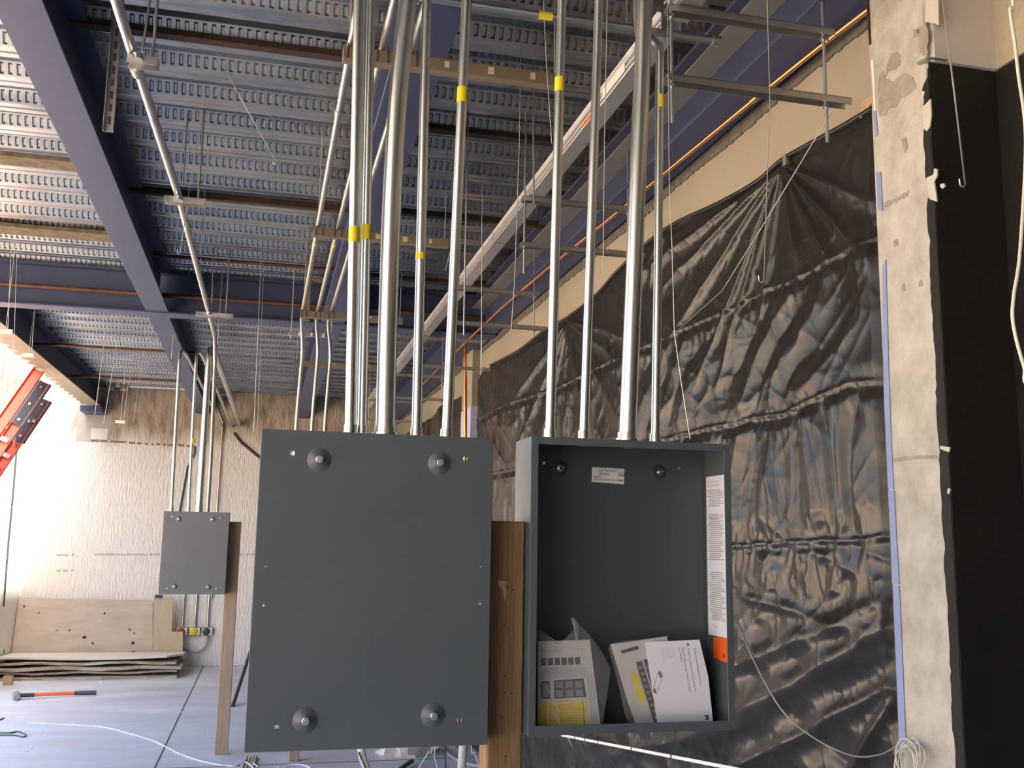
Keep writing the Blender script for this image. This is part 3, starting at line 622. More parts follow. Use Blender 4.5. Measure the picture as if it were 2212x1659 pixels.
dd = [(1411, 1487), (1423, 1447), (1432, 1456), (1418, 1500), (1411, 1487)]
for p, r_ in zip(dd, dd[1:]): dl.bar(Q(*p, yS-0.0007), Q(*r_, yS-0.0007), 0.0004, 0.0004)
dl.build('panel_drawing', M['inkgrey'], sh)

# ------------------------------------------------------------------ timber posts
pe0, pe1 = P(1051, 1640, Y=2.245), P(1129, 1640, Y=2.245); tp = P(1100, 1126, Y=2.245).z
pe0.x = max(pe0.x, bx1+0.002); pe1.x = min(pe1.x, ox0-0.002)
t = thing('timber_post', ((pe0.x+pe1.x)/2, 2.28, 0), 'weathered brown timber post with nail holes between the two large boxes', 'post', 'timber posts')
MB().box((pe0.x, 2.245, 0), (pe1.x, 2.325, tp)).build('post', M['wood'], t, bevel=0.003)
for x, y in ((1107, 1275), (1089, 1351), (1092, 1461), (1091, 1497), (1105, 1498), (1084, 1550), (1092, 1634), (1095, 1268)): MB().lathe(P(x, y, Y=2.2452), (0, -1, 0), [(0, 0.0026), (0.0006, 0.0022)], 8).build('nail_hole', M['knot'], t)
MB().prism([P(x, y, Y=2.2449) for x, y in ((1074, 1254), (1098, 1256), (1093, 1262), (1094, 1280), (1090, 1300), (1086, 1275), (1078, 1266))], (0, -0.001, 0)).build('gouge', mat('fresh_wood', (0.50, 0.30, 0.13), 0.8), t)
t = tag(MB().box((P(483, 1300, Y=8.62).x, 8.62+0.03, 0), (P(511, 1300, Y=8.62).x, 8.71, 1.85)).build('timber_post', M['woodfar'], bevel=0.004), 'long grey timber post carrying the distant small box', 'post', 'timber posts')
t = tag(MB().box((P(624, 1640, Y=8.3).x, 8.3, 0), (P(646, 1640, Y=8.3).x, 8.38, 1.6)).build('timber_post', M['woodfar'], bevel=0.004), 'timber post whose foot shows below the large closed box', 'post', 'timber posts')

# ------------------------------------------------------------------ conduits
def conduit(pts, r, label, group, tapes=(), m=None, rb=0.0, coup=(), nuts=(), smoothp=False, n=16, name='steel_conduit'):
    pts = [Vector(p) for p in pts]
    lo = min(pts, key=lambda p: p.z)
    path = smooth_path(pts, 6) if smoothp else pts
    if not tapes and not coup and not nuts:
        return tag(MB().tube(path, r, n, rb=rb).build(name, m or M['emt'], smooth=50), label, 'conduit', group)
    t = thing(name, lo, label, 'conduit', group)
    MB().tube(path, r, n, rb=rb).build('tube', m or M['emt'], t, smooth=50)
    def ring(c, d, L, rr, nm, mm):
        MB().lathe(Vector(c)-Vector(d).normalized()*L/2, d, [(0, r*0.97), (0.0004, rr), (L-0.0004, rr), (L, r*0.97)], 18).build(nm, mm, t, smooth=40)
    for c, d, L in tapes: ring(c, d, L, r+0.0006, 'yellow_label', M['yellow'])
    for c, d, L in coup: ring(c, d, L, r+0.003, 'coupling', M['emtdull'])
    for c, d, L in nuts:
        ring(c, d, L, r+0.0025, 'connector', M['emtdull']); ring(Vector(c)-Vector(d).normalized()*(L/2-0.004), d, 0.006, r+(0.007 if r > .015 else 0.003), 'locknut', M['zinc'])
    return t
ZC = ZD+0.01
YC = 2.262
def riser(px0, px1, w, label, group, tape=None, Yc=YC, zb=None, extra=None, nut=True, mids=()):
    """upright conduit: pixel centres at its foot (px0) and at the top of the frame (px1), width w in pixels"""
    a = P(*px0, Y=Yc); b = P(*px1, Y=Yc); mid = [P(*m_, Y=Yc) for m_ in mids]
    r = w/2/FPX*Yc*1.03; zb = (bz1 if zb is None else zb)
    a.z = zb-0.012
    chain = [a]+mid+[b]; last = chain[-1]-chain[-2]; last.normalize()
    if extra: chain += extra(b)
    else: chain.append(b + last*((ZC-b.z)/max(last.z, 0.2)))
    tp_ = []
    if tape:
        c = P(*tape[0], Y=Yc); k = (c.z-a.z)/(b.z-a.z); d = b-a
        if not mid: c.x = a.x + d.x*k
        tp_ = [(c, d, tape[1]/FPX*Yc)]
    return conduit(chain, r, label, group, tapes=tp_, nuts=[(Vector((a.x, a.y, zb+0.014)), Vector((0, 0, 1)), 0.022)] if nut else (), smoothp=bool(mid))
GA, GB = 'conduits rising from the closed box', 'conduits rising from the open box'
riser((757, 930), (775, 0), 23, 'steel conduit with a yellow label, first on the ladder side of the closed box', GA, tape=((761, 507), 36))
riser((783, 930), (802, 0), 20, 'slim conduit with a peeling yellow and white label beside the fat one', GA, tape=((799, 503), 36), Yc=2.275)
riser((771, 930), (787, 0), 8, 'thin conduit squeezed between two slim ones over the closed box', GA, Yc=2.30, nut=False)
riser((833, 932), (882, 0), 42, 'fattest conduit of the closed box bending sideways near the top', GA, extra=lambda b: [b+Vector((0.004, 0, 0.05)), Vector((b.x+0.006, b.y, ZC))], mids=((838, 700), (848, 410), (862, 190)))
riser((900, 935), (922, 0), 22, 'conduit with a yellow speck standing next after the fat one', GA, tape=((917, 555), 16))
riser((965, 940), (1008, 0), 23, 'conduit with a short yellow label nearest the timber post', GA, tape=((1003, 207), 38))
riser((1188, 945), (1214, 0), 22, 'conduit with a bright yellow label nearest the timber post on the open box', GB, tape=((1211, 184), 36), zb=oz1)
riser((1261, 945), (1294, 0), 21, 'plain slim conduit between the labelled one and the fat one on the open box', GB, zb=oz1)
riser((1355, 948), (1393, 0), 39, 'fattest conduit of the open box with a big connector at its foot', GB, zb=oz1)
riser((1415, 950), (1425, 110), 20, 'conduit with a yellow label bending behind the fattest one of the open box', GB, tape=((1425, 220), 34), zb=oz1,
      extra=lambda b: [b+Vector((-0.004, 0.02, 0.035)), b+Vector((-0.02, 0.05, 0.075)), b+Vector((-0.03, 0.08, 0.13)), Vector((b.x-0.04, b.y+0.09, ZC))], mids=((1422, 500), (1424, 220)))
a, b = P(960, 3, Z=3.34), P(1554, 88, Z=3.34); yv = (a.y+b.y)/2; a.y = b.y = yv; hx = P(1178, 31, Y=yv)
t = conduit([(-0.2, yv, 3.34), (b.x, yv, 3.34)], 0.0125, 'level conduit with a yellow label crossing behind the open box risers', 'level conduits', tapes=[((hx.x, yv, 3.34), (1, 0, 0), 0.045)], coup=[((b.x-0.01, yv, 3.34), (1, 0, 0), 0.03)])
for xx in (0.15, 1.05): MB().tube([(xx, yv, 3.352), (xx, yv, ZD+0.057)], 0.004, 8).build('hanger_rod', M['rod'], t)
# three conduits running along the hall, then dropping behind the closed box
GC = 'conduits on the timber battens'
def drop(pts, foot, r, label):
    q = [P(x, y, Z=3.30) for x, y in pts]; xm = sum(p.x for p in q)/len(q)
    y1 = q[-1].y; pf_ = P(*foot, Y=y1+0.12)
    chain = [Vector((xm, 2.62, 3.30)), Vector((xm, y1-0.05, 3.30)), Vector((pf_.x+0.02, y1+0.12, 3.12)), Vector((pf_.x, y1+0.12, 2.6)), Vector((pf_.x-0.01, y1+0.12, 1.0)), Vector((pf_.x-0.01, y1+0.12, 0.7))]
    return conduit(chain, r, label, GC, m=M['emtdull'], rb=0.12, coup=[((xm, 3.6, 3.30), (0, 1, 0), 0.05)], tapes=[((xm, 5.32, 3.30), (0, 1, 0), 0.04)])
drop([(765, 0), (742, 150), (700, 450), (655, 690)], (640, 925), 0.0135, 'long conduit on the battens, the one nearest the sloping navy beam')
drop([(855, 0), (825, 120), (680, 690)], (674, 925), 0.0135, 'middle one of the three long conduits resting on the battens')
drop([(915, 40), (706, 700)], (702, 925), 0.0135, 'long conduit on the battens directly under the middle navy beam')
# batten hangers
GT = 'timber battens under the conduits'
for i, (p0, p1, lab) in enumerate((((742, 108), (1205, 186), 'long tan timber batten with straps, highest in the view'), ((678, 500), (968, 528), 'tan timber batten with straps halfway along the three conduits'), ((648, 682), (872, 690), 'tan timber batten close to the cross girder'), ((636, 783), (820, 795), 'tan timber batten in the far bay behind the bent conduits'))):
    zb_t = 3.262
    a, b = P(*p0, Z=zb_t), P(*p1, Z=zb_t); yv = (a.y+b.y)/2
    t = thing('timber_batten', ((a.x+b.x)/2, yv, zb_t-0.022), lab, 'batten', GT)
    MB().box((a.x, yv-0.02, zb_t-0.024), (b.x, yv+0.02, zb_t+0.022)).build('board', M['batten'], t, bevel=0.002)
    for xx in (0.205, 0.30, 0.395):
        if i < 3: MB().tube([(xx-0.018, yv-0.021, zb_t-0.02), (xx-0.016, yv-0.021, zb_t+0.03), (xx, yv-0.021, zb_t+0.056), (xx+0.016, yv-0.021, zb_t+0.03), (xx+0.018, yv-0.021, zb_t-0.02)], 0.0022, 6).build('tie_wire', M['darkplate'], t)
    for xx in (a.x+0.02, b.x-0.02):
        MB().tube([(xx, yv, zb_t+0.02), (xx, yv, ZD+0.057)], 0.0025, 6).build('hanger_wire', M['wire'], t)
    for k in range(3):
        xx = a.x+(b.x-a.x)*(0.45+0.2*k); MB().box((xx, yv-0.0215, zb_t+random.uniform(-.015, .0)), (xx+random.uniform(.012, .03), yv-0.02, zb_t+0.012)).build('torn_splinter', M['ply'], t)
t = tag(MB().box((0.22, 7.30, 3.30), (0.26, 7.34, ZD+0.057)).box((0.26, 7.30, 3.60), (0.34, 7.34, 3.64)).build('timber_hanger', M['batten'], bevel=0.002), 'upright tan timber hanger with a short arm at the cross girder', 'batten', GT)
# strut brackets with clamp hubs where the three conduits turn down
t = thing('strut_channel', (0.28, 7.62, 3.20), 'short strut with clamps where the three conduits turn down', 'strut channel', 'strut channels')
MB().box((0.12, 7.60, 3.245), (0.46, 7.64, 3.268)).build('channel', M['strut'], t, bevel=0.002)
for xx in (0.21, 0.30, 0.39): MB().lathe((xx, 7.595, 3.24), (0, 0, 1), [(0, 0.02), (0.03, 0.02), (0.035, 0.012)], 12).build('clamp', M['strut'], t, smooth=40)
for xx in (0.14, 0.44): MB().tube([(xx, 7.62, 3.22), (xx, 7.62, ZD+0.057)], 0.005, 8).build('threaded_rod', M['rod'], t)
# conduit along the open bay down to the distant box
pb = [P(250, 0, Z=3.35), P(388, 430, Z=3.35), P(465, 740, Z=3.35)]
foot = P(448, 1105, Y=8.57)
conduit([(-0.54, -3.0, 3.35), (pb[0].x, pb[0].y, 3.35), (pb[1].x, pb[1].y, 3.35), (pb[2].x+0.01, 8.42, 3.35), (pb[2].x+0.01, 8.57, 3.2), (foot.x, 8.57, 2.4), (foot.x, 8.57, cz1-0.01)], 0.0175,
        'long galvanised conduit crossing the open ceiling bay and dropping to the distant box', 'conduits at the distant box', m=M['emtdull'], rb=0.15,
        coup=[(Vector((pb[0].x+0.006, 3.56, 3.35)), (0.03, 1, 0), 0.06)])
GD = 'conduits at the distant box'
for px, top, r, lab in (((370, 1105), 3.27, 0.0135, 'conduit at the distant box closest to the orange ladder, bent at the top'), ((407, 1105), 3.27, 0.0135, 'conduit with a yellow speck at the distant box, bent at the top'), ((430, 1105), 3.30, 0.027, 'fat conduit in the middle of the distant box, bent at the top')):
    f0 = P(*px, Y=8.57); xx = f0.x - (0.02 if r < .02 else 0.0)
    conduit([(f0.x, 8.57, cz1-0.01), (xx, 8.57, top-0.0), (xx+0.03, 8.85, top), (xx+0.12, YB-0.005, top+0.02)], r, lab, GD, m=M['emt'], rb=0.14, tapes=[((f0.x, 8.57, 2.5), (0, 0, 1), 0.04)] if px[0] == 407 else (), nuts=[((f0.x, 8.57, cz1+0.02), (0, 0, 1), 0.04)])
# strut pieces carrying the open-bay conduit
GS = 'strut channels'
def strut_bar(mb, a, b, w_=0.041, h_=0.021, t_=0.003, down=True):
    """U channel from a to b (top centre line), open side down when down"""
    a, b = Vector(a), Vector(b); s = -1 if down else 1
    mb.bar(a, b, w_, t_); d = (b-a).normalized(); sd = d.cross(Vector((0, 0, 1))).normalized()
    for k in (-1, 1): mb.bar(a+sd*(k*(w_/2-t_/2))+Vector((0, 0, s*h_/2)), b+sd*(k*(w_/2-t_/2))+Vector((0, 0, s*h_/2)), t_, h_)
    return mb
for (px, py, L, lab) in ((388, 428, 0.19, 'strut piece clamping the open-bay conduit at the brown bar'), (452, 676, 0.26, 'strut piece clamping the open-bay conduit at the girder'), (300, 125, 0.10, 'small strut piece on the open-bay conduit above its coupling')):
    c = P(px, py, Z=3.33); t = thing('strut_channel', (c.x, c.y, 3.30), lab, 'strut channel', GS)
    x0_ = c.x-L*0.35
    strut_bar(MB(), (x0_, c.y, 3.329), (x0_+L, c.y, 3.329), 0.05, 0.03).build('channel', M['emtdull'], t, bevel=0.001)
    MB().lathe((c.x, c.y-0.03, 3.33), (0, 0, -1), [(0, 0.016), (0.02, 0.016)], 12).build('bolt', M['zinc'], t, smooth=40)
    MB().tube([(x0_+L*0.8, c.y, 3.31), (x0_+L*0.8, c.y, ZD+0.057)], 0.0055, 8).build('threaded_rod', M['rod'], t, smooth=60)
t = thing('strut_channel', P(235, 285, Y=3.9), 'strut channel hanging upright from the deck behind the sloping navy beam', 'strut channel', GS)
a, b = P(235, 285, Y=3.75), P(250, 60, Y=3.75); b.x = a.x; b.z = ZD+0.01
MB().box((a.x-0.02, a.y, a.z), (a.x+0.016, a.y+0.003, b.z)).box((a.x-0.02, a.y-0.02, a.z), (a.x-0.017, a.y, b.z)).box((a.x+0.013, a.y-0.02, a.z), (a.x+0.016, a.y, b.z)).build('channel', M['strut'], t)
sm = MB(); zz = a.z+0.03
while zz < b.z: sm.box((a.x-0.006, a.y-0.0015, zz), (a.x+0.004, a.y-0.0002, zz+0.03)); zz += 0.05
sm.build('slots', M['darkplate'], t)

# ------------------------------------------------------------------ trapeze hangers and tray along the right wall
ZU, ZL_ = 3.35, 3.12
labs = ['trapeze hanger of two struts closest to the bare column', 'trapeze hanger of two struts second along the white tray', 'trapeze hanger of two struts third along the white tray', 'trapeze hanger of two struts at the cross girder', 'trapeze hanger of two struts in the far bay', 'trapeze hanger of two struts nearest the back wall']
for i, yv in enumerate((2.66, 4.44, 6.2, 7.85, 9.7, 11.6)):
    t = thing('trapeze_hanger', (1.42, yv, ZL_), labs[i], 'hanger', 'trapeze hangers along the cream wall')
    x0_, x1_ = 1.13, 1.73
    strut_bar(MB(), (x0_, yv, ZU), (x1_-0.03, yv, ZU)).build('upper_strut', M['strut'], t); strut_bar(MB(), (x0_-0.005, yv, ZL_), (x1_+0.02, yv, ZL_)).build('lower_strut', M['strut'], t)
    for j, xx in enumerate((x0_+0.014, x1_-0.06)):
        MB().tube([(xx, yv, ZL_-(0.15 if i < 2 else 0.06)), (xx, yv, 3.652 if j and yv < 8 else ZD+0.057)], 0.0055, 8).build('threaded_rod', M['rod'], t, smooth=60)
        for zz in (ZU, ZL_): MB().lathe((xx, yv, zz-0.034), (0, 0, 1), [(0, 0.011), (0.010, 0.011)], 6).build('hex_nut', M['zinc'], t)
ct = thing('cable_tray', (1.21, 5.5, ZU+0.004), 'long white-looking aluminium tray resting on the trapeze hangers', 'cable tray')
TA, TB = 1.165, 1.235
def tray_seg(y0, y1):
    z0 = ZU+0.003; h = 0.054
    MB().box((TA, y0, z0), (TB, y1, z0+0.003)).box((TA, y0, z0+0.003), (TA+0.003, y1, z0+h)).box((TB-0.003, y0, z0+0.003), (TB, y1, z0+h)).box((TA-0.012, y0, z0+h), (TA+0.003, y1, z0+h+0.004)).box((TB-0.003, y0, z0+h), (TB+0.012, y1, z0+h+0.004)).box((TA-0.002, y0, z0+0.022), (TA, y1, z0+0.026)).build('tray_length', M['alu'], ct, bevel=0.0008)
for y0, y1 in ((-3.0, 2.74), (2.79, 5.2), (5.21, 7.9), (7.91, 12.4)): tray_seg(y0, y1)
pA, pB = P(1345, 190, X=TA-0.001), P(1318, 245, X=TA-0.001)
for nm, y0, y1, z0, z1, mm in (('white_sticker', 3.12, 3.36, 3.365, 3.398, 'paperlabel'), ('red_sticker', 3.46, 3.60, 3.355, 3.371, 'orange')):
    MB().box((TA-0.0026, y0, z0), (TA-0.002, y1, z1)).build(nm, M[mm], ct)
for yv in (2.66, 4.44, 6.2):
    MB().box((TB+0.004, yv-0.012, ZU+0.003), (TB+0.03, yv+0.012, ZU+0.03)).build('tray_clamp', M['zinc'], ct)
# second, slim tray ladder under the beam, seen beyond the girder
# ------------------------------------------------------------------ hanging wires
GW = 'thin wires hanging from the ceiling'
def wire(pts, Y, label, r=0.0016, up=True, m=None, cat='wire', group=GW, name='hanging_wire', hook=False):
    q = [P(x, y, Y=Y) if not isinstance(Y, (list, tuple)) else P(x, y, Y=Y[i]) for i, (x, y) in enumerate(pts)]
    if up and q[0].z < ZD: q = [Vector((q[0].x, q[0].y, ZD+0.057))] + q
    if hook:
        e_ = q[-1]; q += [e_+Vector((-0.006, 0, -0.008)), e_+Vector((-0.014, 0, -0.004)), e_+Vector((-0.016, 0, 0.012))]
    return tag(MB().tube(q, r, 6).build(name, m or M['wire'], smooth=60), label, cat, group)
W_ = lambda *a, **k: wire(*a, **k)
W_([(448, 0), (447, 62), (462, 103), (530, 230), (598, 352)], 4.2, 'pale kinked wire slanting across the middle deck bay to a small hook', 0.0022, hook=True)
W_([(415, 134), (394, 402)], 5.0, 'straight rod dropping to the clamp at the brown bar', 0.004, m=M['rod'])
W_([(480, 12), (445, 215), (410, 400), (390, 545)], 4.9, 'long thin hooked wire beside the open-bay conduit', 0.0016, hook=True)
W_([(324, 0), (307, 112)], 3.6, 'straight rod dropping to the open-bay conduit coupling', 0.0045, m=M['rod'])
W_([(445, 357), (433, 567)], 6.0, 'short rod beside the open-bay conduit halfway to the girder', 0.0035, m=M['rod'])
W_([(464, 472), (457, 668)], 7.3, 'rod dropping to the girder clamp of the open-bay conduit', 0.004, m=M['rod'])
W_([(481, 580), (470, 745)], 7.9, 'thin wire in front of the girder ending at the bent conduits', 0.002)
W_([(565, 540), (548, 935)], 7.4, 'thin wire of the pair hanging in front of the girder beside the closed box', 0.0018)
W_([(571, 540), (556, 935)], 7.4, 'second thin wire of the pair hanging beside the closed box', 0.0014)
W_([(24, 548), (17, 715)], 7.6, 'thin wire in front of the girder at the tan-flanged beam', 0.0025)
W_([(36, 560), (30, 760)], 7.6, 'thin slack wire beside the one at the tan-flanged beam', 0.0018)
W_([(246, 580), (205, 895)], 9.5, 'pale wire hanging in the far bay over the stucco wall', 0.0028)
W_([(277, 598), (224, 915)], 9.7, 'pale wire hanging second in the far bay over the stucco wall', 0.0028)
W_([(286, 770), (267, 905)], 11.2, 'short pale wire in the far bay ending at a white clip', 0.0028)
W_([(306, 790), (288, 912)], 11.6, 'short pale wire in the far bay next to the bent conduits', 0.0022)
W_([(75, 668), (69, 755)], 8.6, 'short wire beside the tan-flanged beam', 0.0025)
W_([(378, 685), (370, 775)], 8.9, 'short wire at the girder above the bent conduits', 0.0025)
W_([(1007, 440), (1002, 724)], 4.6, 'dark rod hanging behind the white tray near the labelled conduit', 0.0042, m=M['rod'])
W_([(1041, 480), (1040, 802)], 5.0, 'thin bright wire hanging behind the white tray to the far pilaster', 0.0018)
W_([(1000, 400), (984, 500), (962, 585)], 4.4, 'thin slanting wire tip beside the conduit nearest the timber post', 0.0018)
W_([(1152, 205), (1153, 440)], 4.0, 'dark rod dropping to the second trapeze hanger', 0.0045, m=M['rod'])
W_([(1122, 305), (1112, 600), (1104, 722)], 3.6, 'thin wire beside the conduit with the bright yellow label', 0.0016)
W_([(1174, 0), (1180, 130), (1192, 310)], 2.6, 'thin slanting wire crossing in front of the level conduit', 0.0012)
W_([(1312, 0), (1306, 300), (1303, 578)], 2.5, 'straight thin wire between the plain conduit and the fat one', 0.0013)
W_([(1442, 0), (1446, 400), (1452, 542), (1457, 719), (1471, 820), (1491, 948)], 2.42, 'long thin wire falling to the top of the open box', 0.0013)
W_([(1663, 210), (1660, 300), (1650, 605)], 2.45, 'straight hooked wire hanging in front of the black sheeting', 0.0016, hook=True)
W_([(2036, 0), (2062, 205), (2085, 398)], 2.0, 'stiff grey wire hanging in front of the black wall', 0.0024, hook=True, m=M['rod'])
W_([(1875, 25), (1877, 60), (1880, 96)], 2.6, 'short dark rod stub beside the bare column head', 0.0045, m=M['rust'])
wire([(1797, 240), (1640, 500), (1560, 628), (1455, 722)], [2.66, 2.72, 2.74, 2.46], 'thin cord tied from the trapeze rod across the black sheeting', 0.0017, up=False, m=M['cable'], cat='cord', name='slanting_cord')
for (x, y, Yv, lab) in ((12, 716, 7.6, 'pale clip on the wire beside the tan-flanged beam'), (62, 767, 9.4, 'white clip under the tan-flanged beam'), (66, 909, 11.4, 'long white clip in front of the orange ladder'), (260, 911, 11.2, 'white clip hanging over the stucco wall')):
    c = P(x, y, Y=Yv); t = thing('ceiling_clip', c, lab, 'clip', 'small white clips on wires')
    MB().box((c.x-0.05, c.y-0.012, c.z-0.016), (c.x+0.05, c.y+0.012, c.z+0.016)).build('body', M['white'], t, bevel=0.003)
    MB().tube([(c.x, c.y, c.z), (c.x+0.01, c.y, ZD+0.057)], 0.002, 6).build('wire', M['wire'], t)

# ------------------------------------------------------------------ black sheeting on the right wall
def vnoise(u, v, seed):
    """smooth value noise on arrays"""
    rg = np.random.default_rng(seed); T = rg.random((256, 256)); i = np.floor(u).astype(int); j = np.floor(v).astype(int); a = u-i; b = v-j
    a = a*a*(3-2*a); b = b*b*(3-2*b); g = lambda p, q_: T[p % 256, q_ % 256]
    return (g(i, j)*(1-a)+g(i+1, j)*a)*(1-b) + (g(i, j+1)*(1-a)+g(i+1, j+1)*a)*b
def ridged(u, v, seed): return 1-np.abs(2*vnoise(u, v, seed)-1)
top_px = [(1893, 236), (1850, 262), (1800, 290), (1740, 322), (1690, 352), (1640, 395), (1560, 440), (1440, 498), (1345, 580), (1290, 640), (1228, 688), (1180, 715), (1120, 760), (1062, 790)]
XB = XW-0.012
tp3 = [P(x, y, X=XB) for x, y in top_px]
ty = np.array([p.y for p in tp3]+[10.0, 14.4]); tz = np.array([p.z for p in tp3]+[3.20, 3.12])
NY, NZ = 820, 460
tt = np.linspace(0, 1, NY); Yg = (YF+0.004)*(8.70/(YF+0.004))**tt          # denser near the camera
Sg = np.linspace(0, 1, NZ)
YY, SS = np.meshgrid(Yg, Sg, indexing='ij')
ztop = np.interp(YY, ty, tz) + 0.012*(vnoise(YY*5, YY*0+3.3, 11)-0.5); ZZ = 0.004 + SS*(ztop-0.004)
D = np.zeros_like(YY)
D += 0.040*vnoise(YY*1.4, ZZ*1.4, 1)
def on_sheet(px, py): p = P(px, py, X=XB-0.02); return p.y, p.z
def tri(t): return 2*np.abs(t-np.floor(t+0.5))
WU, WV = 0.020*(vnoise(YY*4, ZZ*4, 91)-0.5), 0.020*(vnoise(YY*4, ZZ*4, 92)-0.5)
def ridge(p0, p1, w0, w1, amp, fade=True, sharp=1.3):
    """fold running from p0 to p1 (photo pixels on the sheet), widening from w0 to w1"""
    global D
    a, b = np.array(on_sheet(*p0)), np.array(on_sheet(*p1)); d = b-a; L = np.hypot(*d); d /= L
    u = ((YY+WU-a[0])*d[0] + (ZZ+WV-a[1])*d[1])/L; v = -(YY+WU-a[0])*d[1] + (ZZ+WV-a[1])*d[0]
    w = w0+(w1-w0)*np.clip(u, 0, 1); env = np.clip(u/0.12, 0, 1)*(np.clip((1.15-u)/0.45, 0, 1) if fade else np.clip((1.05-u)/0.1, 0, 1))
    D += amp*env*np.exp(-(np.abs(v)/w)**sharp)
T1_, T2_, T3_ = (1692, 354), (1226, 690), (1440, 502)
for e_, w, am in (((1330, 640), .050, .030), ((1415, 640), .035, .028), ((1455, 720), .030, .026), ((1520, 790), .020, .026), ((1556, 800), .016, .026), ((1600, 640), .026, .018), ((1640, 700), .025, .018),
                  ((1735, 620), .035, .030), ((1810, 600), .038, .034), ((1885, 560), .040, .036), ((1905, 440), .035, .026)): ridge(T1_, e_, 0.006, w, am)
for e_, w, am in (((1090, 900), .05, .022), ((1140, 920), .05, .022), ((1175, 940), .05, .022), ((1215, 930), .05, .02), ((1270, 930), .06, .024), ((1330, 880), .07, .028), ((1370, 800), .07, .03), ((1400, 740), .05, .026)): ridge(T2_, e_, 0.010, w, am)
for e_, w, am in (((1400, 640), .04, .02), ((1480, 600), .03, .016), ((1340, 690), .05, .02)): ridge(T3_, e_, 0.008, w, am)
def crease(pix, am, wd):
    global D
    q = sorted(on_sheet(*p) for p in pix); zc = np.interp(YY, [p[0] for p in q], [p[1] for p in q]) + 0.010*(vnoise(YY*9, YY*0+am*1000, 21)-0.5)
    dz = ZZ-zc; D += am*np.exp(-np.abs(dz)/wd) - 0.006*np.exp(-np.abs(dz+0.022)/0.012)*tri(YY*9+vnoise(YY*5, ZZ*5, 23)) + 0.005*np.exp(-((dz+0.05)/0.05)**2)*tri(YY*17+2*vnoise(YY*4, ZZ*4, 24)); return zc
z1c = crease([(1912, 502), (1806, 553), (1737, 596), (1657, 622), (1582, 665), (1462, 716), (1382, 753), (1200, 838), (1080, 880)], 0.011, 0.006)
z2c = crease([(1912, 822), (1840, 828), (1772, 860), (1691, 894), (1640, 900), (1434, 949), (1250, 985), (1080, 1020)], 0.011, 0.006)
z3c = crease([(1920, 1161), (1743, 1172), (1600, 1177), (1400, 1190), (1080, 1200)], 0.012, 0.008)
# middle field below the first crease: loose slanting crumples
m0 = np.clip((z1c-ZZ)/0.06, 0, 1)*np.clip((ZZ-z2c)/0.06, 0, 1)
D += m0*(0.015*tri(YY*2.6+ZZ*1.9+1.6*vnoise(YY*2.2, ZZ*2.2, 33)) + 0.010*ridged(YY*5-ZZ*2, ZZ*5+YY*2, 34)**2)
# curtain folds between the second and third crease, flat facets with sharp edges
m1 = np.clip((z2c-0.01-ZZ)/0.05, 0, 1)*np.clip((ZZ-z3c-0.01)/0.09, 0, 1)
ph = 3.1*np.log(YY)*2.6 + 0.55*vnoise(YY*5, ZZ*1.6, 31)*2 + 0.12*(ZZ-1.8)
D += m1*(0.026*tri(ph*1.25) + 0.011*tri(ph*2.9+0.7*vnoise(YY*6, ZZ*3, 35)))
# crumpled patch around the third crease
m2 = np.exp(-((ZZ-z3c+0.09)/0.15)**2); D += m2*(0.018*ridged(YY*7+ZZ*3, ZZ*8-YY*2, 41)**2 + 0.008*ridged(YY*15, ZZ*17, 42)**2)
# broad slanting folds near the floor
for p0, p1, w0, w1, am in (((1500, 1600), (1960, 1345), .05, .05, .050), ((1560, 1680), (1960, 1470), .03, .03, .030), ((1520, 1470), (1960, 1290), .03, .045, .034), ((1830, 1680), (1960, 1475), .02, .03, .030), ((1600, 1290), (1900, 1370), .02, .03, .018), ((1300, 1640), (1640, 1560), .03, .03, .02)): ridge(p0, p1, w0, w1, am, fade=False, sharp=1.6)
m3 = np.clip((z3c-0.25-ZZ)/0.1, 0, 1); D += m3*(0.014*tri(ZZ*3.2-YY*1.7+1.5*vnoise(YY*2, ZZ*2, 51)) + 0.008*ridged(YY*4, ZZ*6, 52)**2)
rot = lambda a_: (YY*math.cos(a_)+ZZ*math.sin(a_), -YY*math.sin(a_)+ZZ*math.cos(a_))
for a_, f1, f2, am, sd in ((0.5, 3, 11, 0.005, 61), (-0.7, 4, 13, 0.005, 62), (1.2, 6, 20, 0.003, 63), (0.1, 10, 28, 0.0016, 64)):
    u, v = rot(a_); D += am*ridged(u*f1, v*f2, sd)**3*(0.35+0.65*vnoise(YY*1.3, ZZ*1.3, sd+30))
edge = np.clip((YY-YF)/0.06, 0.10, 1)*np.clip((ztop-ZZ)/0.05, 0.25, 1)
D = 0.085*np.tanh(np.maximum(D, 0)*edge*0.85/0.085)
XX = XB - 0.002 - D
vs = np.stack([XX, YY, ZZ], -1).reshape(-1, 3); idx = np.arange(NY*NZ).reshape(NY, NZ)
fs = np.stack([idx[:-1, :-1], idx[:-1, 1:], idx[1:, 1:], idx[1:, :-1]], -1).reshape(-1, 4)
def grid_obj(name, vs, fs, m, org, parent=None):
    me = bpy.data.meshes.new(name); me.vertices.add(len(vs)); me.vertices.foreach_set('co', (vs-np.array(org)).ravel())
    me.loops.add(fs.size); me.loops.foreach_set('vertex_index', fs.ravel().astype(np.int32)); me.polygons.add(len(fs))
    me.polygons.foreach_set('loop_start', np.arange(0, fs.size, 4, dtype=np.int32)); me.polygons.foreach_set('loop_total', np.full(len(fs), 4, dtype=np.int32))
    me.update(calc_edges=True); me.validate(); me.materials.append(m); me.shade_smooth()
    o = bpy.data.objects.new(name, me); COL.objects.link(o); ORG[o.name] = np.array(org, float)
    if parent is None: o.location = org
    else: o.parent = parent
    return o
ps = grid_obj('plastic_sheeting', vs, fs, M['poly'], (XB, 5.6, 0.0))
